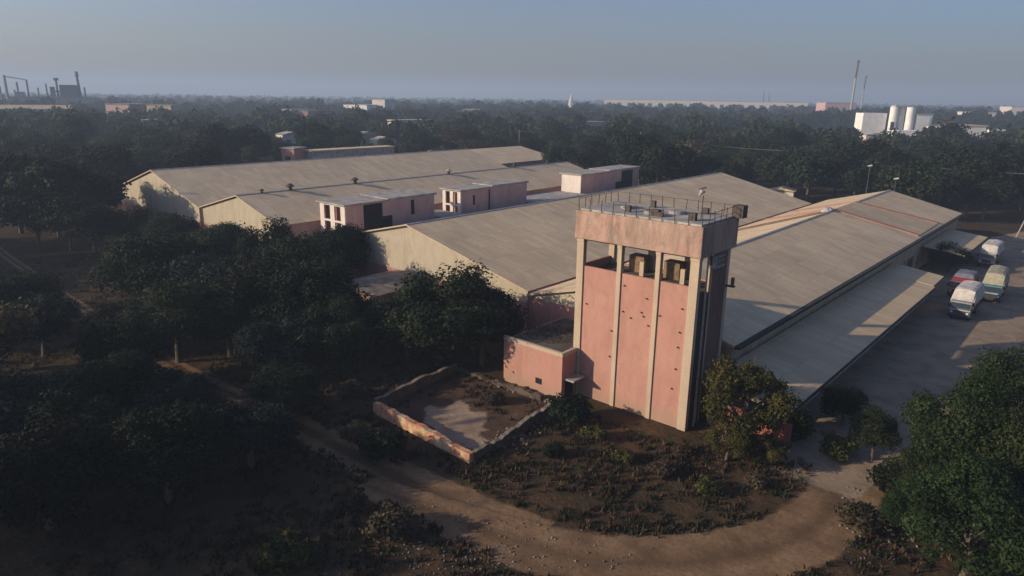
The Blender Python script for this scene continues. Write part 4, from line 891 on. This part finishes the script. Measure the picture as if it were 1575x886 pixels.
# shrubs
SH = [(1215, 660, 'shrub0', 1.2, 'dark shrub before the pink end wall'), (880, 640, 'shrub0', 1.3, 'green shrub below the low room door'), (915, 665, 'shrub1', 0.78, 'olive shrub in front of the tower left base'), (960, 700, 'shrub1', 0.65, 'olive shrub in the scrub before the tower middle'), (1020, 720, 'shrub2', 0.78, 'brown shrub in the scrub before the tower right bay'),
      (850, 690, 'shrub0', 0.59, 'green shrub right of the broken enclosure wall'), (590, 690, 'shrub0', 1.3, 'dark shrub outside the enclosure left corner'), (545, 665, 'shrub2', 1.0, 'brown shrub left of the enclosure'), (1090, 745, 'shrub1', 0.72, 'olive shrub near the road bend'), (1160, 735, 'shrub2', 0.65, 'brown shrub on the verge below the yellowish tree'),
      (1290, 690, 'shrub1', 1.1, 'olive shrub in the shade at the yard entrance'), (1380, 745, 'shrub0', 1.2, 'green shrub beside the sapling'), (1330, 800, 'shrub2', 1.2, 'brown shrub on the right verge of the road'), (600, 810, 'shrub2', 1.3, 'reddish brown shrub below the road at the bottom'), (440, 850, 'shrub1', 1.2, 'olive shrub at the bottom edge left of the rubble'),
      (540, 600, 'shrub2', 1.0, 'brown shrub above the ruts, beyond the enclosure left wall'), (520, 560, 'shrub1', 1.1, 'olive shrub under the dark trees near the annex'), (670, 560, 'shrub0', 1.2, 'dark shrub beside the enclosure far corner'), (760, 610, 'shrub2', .8, 'brown shrub inside the enclosure'), (1050, 690, 'shrub2', 0.65, 'brown shrub at the right corner of the tower base')]
for px_, py_, k_, s_, lb in SH:
    p_ = at(px_, py_, .6); tree(k_, p_.x, p_.y, s_, lb, name='shrub', cat='shrub')

# ---- individually built trees of the wood beyond the sheds
def infoot(x, y, m=4):
    for x0, x1, y0, y1 in ((-165, -20, 55, 156), (-46, -6, 30, 60), (-24, 6, 50, 185), (-208, -186, 114, 162), (-192, -163, 84, 132), (-256, -236, 224, 241), (-178, -142, 155, 188), (-184, -168, 205, 217), (-152, -133, 190, 202), (-70, -55, 173, 184), (-62, 10, -20, 32)):
        if x0-m < x < x1+m and y0-m < y < y1+m: return True
    return False
def vis(x, y, z):
    q = Vector((x, y, z))-Vector((0, 0, H)); d = q.dot(fw)
    if d < 5: return None
    return PW/2+F*q.dot(rt)/d, PH/2-F*q.dot(up)/d
cand = []
rr = random.Random(11)
gx = -900
while gx < 420:
    gy = -80
    while gy < 760:
        x, y = gx+rr.uniform(-4.6, 4.6), gy+rr.uniform(-4.6, 4.6); gy += 10.5
        if rr.random() < .2 or infoot(x, y): continue
        if math.hypot(x, y) > 300 and math.sin(x*.021+2)*math.sin(y*.017+x*.006) < -.62: continue
        if any((x-a*f)**2+(y-b*f)**2 < 100 for a, b in HCLR if a*a+b*b < 300000 for f in (1, .965)): continue
        q = vis(x, y, 6)
        if q is None or not (-60 < q[0] < 1640 and q[1] < 560): continue
        if y < 62 and x > -185 and q[0] > 120: continue
        if 8 < y < 38 and -150 < x < -80 and y/-x > .15: continue
        if y < 60 and rr.random() < .2: continue
        if -185 < -.193*x+.981*y-611 < 45 and abs(.981*x+.193*y) < 80: continue
        cand.append((math.hypot(x, y), x, y, q))
    gx += 10.5
cand.sort()
def hidden(q, x, y):
    # behind the shed roofs: crown top below the roofline seen from here
    t = vis(x, y, 11.5)
    if t is None: return True
    X, Yp = t
    if 240 < X < 1450 and y > 56:
        line = np.interp(X, [190, 240, 725, 783, 872, 1110, 1240, 1380, 1475], [285, 262, 230, 255, 250, 265, 312, 290, 328])
        return Yp > line+2 and x > -235 or Yp > line+2
    return False
vis_c = [c for c in cand if not hidden(c[3], c[1], c[2])]
zones = [(-1e9, 200, 'at the far left of the wood'), (200, 450, 'behind the leftmost cream gable'), (450, 700, 'behind the ridge of the leftmost shed'), (700, 900, 'behind the far end of the narrow shed'), (900, 1110, 'behind the farthest pink block and tower'), (1110, 1300, 'behind the broad shed and the utility pole'), (1300, 1450, 'behind the far end of the right shed'), (1450, 1e9, 'beyond the yard at the right edge')]
kinds = {'far0': 'dark rounded tree', 'far1': 'dark bushy tree', 'far2': 'dark uneven tree', 'far3': 'dark spreading tree', 'farbrown': 'brownish half-bare tree', 'fargreen': 'greener sunlit tree'}
def pick(rr): 
    u = rr.random()
    return 'farbrown' if u < .10 else 'fargreen' if u < .22 else 'far%d' % rr.randrange(4)
NI = 262
for d, x, y, q in vis_c[:NI]:
    k_ = pick(rr); s = rr.choice((.7, .85, .95, 1.05, 1.2, 1.2, 1.35, 1.55))*rr.uniform(.94, 1.06)
    z = next(z for a, b, z in zones if a <= q[0] < b)
    dd = 'near row' if d < 200 else 'middle rows' if d < 270 else 'back rows'
    tree(k_, x, y, s, kinds[k_]+' '+z+', '+dd, kinds[k_]+'s '+z+', '+dd)
# ---- the rest of the wood, as one mass
def mass(name, pts, keys, leafn, label, mat, leafs, lo=.8, hi=1.35, seed=5):
    r = np.random.default_rng(seed); out = []
    bank = [crown_arrays(200+k, leafn, leafs, clumps=16, R0=5.4, Hc=4.2, zc=6.2, cr=(.3, .5), inner=.05, aspect=.8) for k in range(5)]
    Vs = []; Ts = []
    for (x, y) in pts:
        V, Fq, t = bank[r.integers(5)]; s = r.uniform(lo, hi); a = r.uniform(0, 6.28); c, s_ = math.cos(a), math.sin(a)
        W_ = V@np.array([[c, s_, 0], [-s_, c, 0], [0, 0, 1]])*np.array([s, s, s*r.uniform(.85, 1.2)])+np.array([x, y, 0])
        Vs.append(W_); Ts.append(np.clip(t+r.normal(0, .25), 0, 1))
    V = np.concatenate(Vs); t = np.concatenate(Ts)
    return tag(npmesh(name, V, np.arange(len(V)).reshape(-1, 4), mat, [('tone', 'FACE', t)]), label, 'woodland', None, 'stuff')
rest = [(x, y) for d, x, y, q in vis_c[NI:]]
mass('distant_woodland', rest, None, 420, 'dense dark wood filling the plain behind the sheds', M['leaf_far'], 1.35, .65, 1.55)
print('rest', len(rest), 'cand', len(vis_c))
far = []
for i in range(5200):
    px_ = rr.uniform(-40, 1620); d = 760*(6.2**rr.random())
    v = at(px_, 300, 0); v = Vector((v.x, v.y, 0)).normalized()*d
    if rr.random() < .5 and math.sin(v.x*.006)*math.sin(v.y*.0075+1) < -.25: continue
    far.append((v.x, v.y))
mass('horizon_woodland', far, None, 46, 'hazy line of woods along the horizon', M['leaf_far'], 4.2, .8, 1.7, 9)
# trees standing just outside the view at lower left; their shade falls on the left foreground
near_out = []
for i in range(34):
    x, y = rr.uniform(-170, -58), rr.uniform(-60, 22)
    if any((q := vis(x+a, y+b, z)) is not None and -90 < q[0] < 1650 and q[1] < 960 for a in (-7, 0, 7) for b in (-7, 0, 7) for z in (2, 8, 13, 17)): continue
    if math.hypot(x, y) < 14: continue
    near_out.append((x, y))
mass('roadside_woodland', near_out, None, 900, 'wood continuing outside the view at the lower left', M['leaf'], 1.0, 1.3, 1.7, 12)

# ---- dry grass and rubble
def tufts(name, n, region, seed, h=(.25, .7), label='dry brown grass and scrub on the open ground', mat='grass', per=7, avoid=None):
    r = np.random.default_rng(seed); P = []
    while len(P) < n:
        x, y = r.uniform(region[0], region[1]), r.uniform(region[2], region[3])
        if avoid and avoid(x, y): continue
        f = math.sin(x*.55+1.3*math.sin(y*.3))*math.sin(y*.6+.7)+.6*math.sin(x*1.7)*math.sin(y*1.3)
        if f < r.uniform(-1.0, .7): continue
        P.append((x, y))
    P = np.array(P); N = n*per
    C_ = np.repeat(P, per, 0)+r.normal(0, .13, (N, 2)); hh = r.uniform(h[0], h[1], N); a = r.uniform(0, 6.28, N); wd = r.uniform(.03, .09, N)
    ln = r.normal(0, .28, (N, 2))*hh[:, None]; dx, dy = np.cos(a)*wd, np.sin(a)*wd
    z = np.zeros(N)
    V = np.stack([np.c_[C_[:, 0]-dx, C_[:, 1]-dy, z], np.c_[C_[:, 0]+dx, C_[:, 1]+dy, z], np.c_[C_[:, 0]+dx*.4+ln[:, 0], C_[:, 1]+dy*.4+ln[:, 1], hh], np.c_[C_[:, 0]-dx*.4+ln[:, 0], C_[:, 1]-dy*.4+ln[:, 1], hh]], 1).reshape(-1, 3)
    tn = np.clip(np.repeat(r.uniform(0, 1, n), per)+r.normal(0, .12, N), 0, 1)
    return tag(npmesh(name, V, np.arange(N*4).reshape(-1, 4), M[mat], [('tone', 'FACE', tn)]), label, 'grass', None, 'stuff')
road_pts = [(-300, 30), (-132, 28), (-86, 26.4), (-52, 27), (-38, 27.6), (-29.6, 28), (-22, 28.8), (-19.5, 29.4), (-16, 32), (-13, 35.5), (-10.8, 40), (-10.0, 46), (-10.4, 52)]
def onroad(x, y):
    if -46.5 < x < -32 and 32.4 < y < 46: return (x < -33 and y < 39.8 and x > -43) or random.random() < .6
    if -43.6 < x < -22 and y > 45.6: return True
    if x > -22.5 and y > 50.5: return True
    for i in range(len(road_pts)-1):
        a, b = road_pts[i], road_pts[i+1]; dx, dy = b[0]-a[0], b[1]-a[1]; t = max(0, min(1, ((x-a[0])*dx+(y-a[1])*dy)/(dx*dx+dy*dy)))
        w_ = 1.1 if x < -36 else 2.5
        if math.hypot(x-a[0]-t*dx, y-a[1]-t*dy) < w_: return True
    return False
tufts('dry_grass', 5600, (-60, 4, 8, 50), 3, (.10, .38), avoid=onroad)
tufts('dry_grass', 5000, (-130, -48, 10, 56), 4, (.12, .4), 'dry grass between the trees on the left', avoid=onroad)
tufts('green_weeds', 1300, (-46, 2, 12, 50), 6, (.12, .35), 'low green weeds among the dry grass', 'leaf', 9, onroad)
def rubble(name, pts, mat, label, seed, smin=.05, smax=.22):
    r = np.random.default_rng(seed); V = []; Fq = []
    for (x, y) in pts:
        s = r.uniform(smin, smax); Q, _ = np.linalg.qr(r.normal(size=(3, 3))); k = len(V)
        bx = np.array([(a, b, z) for z in (-.55, .55) for a, b in ((-1, -.8), (.9, -.7), (1, .8), (-.8, .7))])*s*(1+r.normal(0, .12, (8, 3)))
        V += list(bx@Q+np.array([x, y, s*.35])); Fq += [[k+j for j in q] for q in ((3, 2, 1, 0), (4, 5, 6, 7), (0, 1, 5, 4), (1, 2, 6, 5), (2, 3, 7, 6), (3, 0, 4, 7))]
    return tag(npmesh(name, np.array(V), np.array(Fq), mat), label, 'rubble', None, 'stuff')
r_ = random.Random(4); pts = []
for i in range(420):
    q = at(r_.gauss(700, 120), r_.gauss(860, 34), 0); pts.append((q.x, q.y))
rubble('rubble', pts, M['stone'], 'scattered pale stones beside the road at the bottom', 3, .02, .08)
pts = [(r_.uniform(-41.5, -34.2), 45.5-abs(r_.gauss(0, .45))) for i in range(260)]+[(r_.uniform(-33.2, -32.2)+r_.gauss(0, .5), r_.uniform(33, 43)) for i in range(120)]
rubble('rubble', pts, M['stone'], 'rubble along the foot of the low room and broken wall', 5, .04, .16)
pts = [(p.x, p.y) for p in (at(r_.uniform(1290, 1420), r_.uniform(700, 870), 0) for i in range(120))]
rubble('rubble', pts, M['stone'], 'loose stones on the right verge of the road', 8, .03, .1)
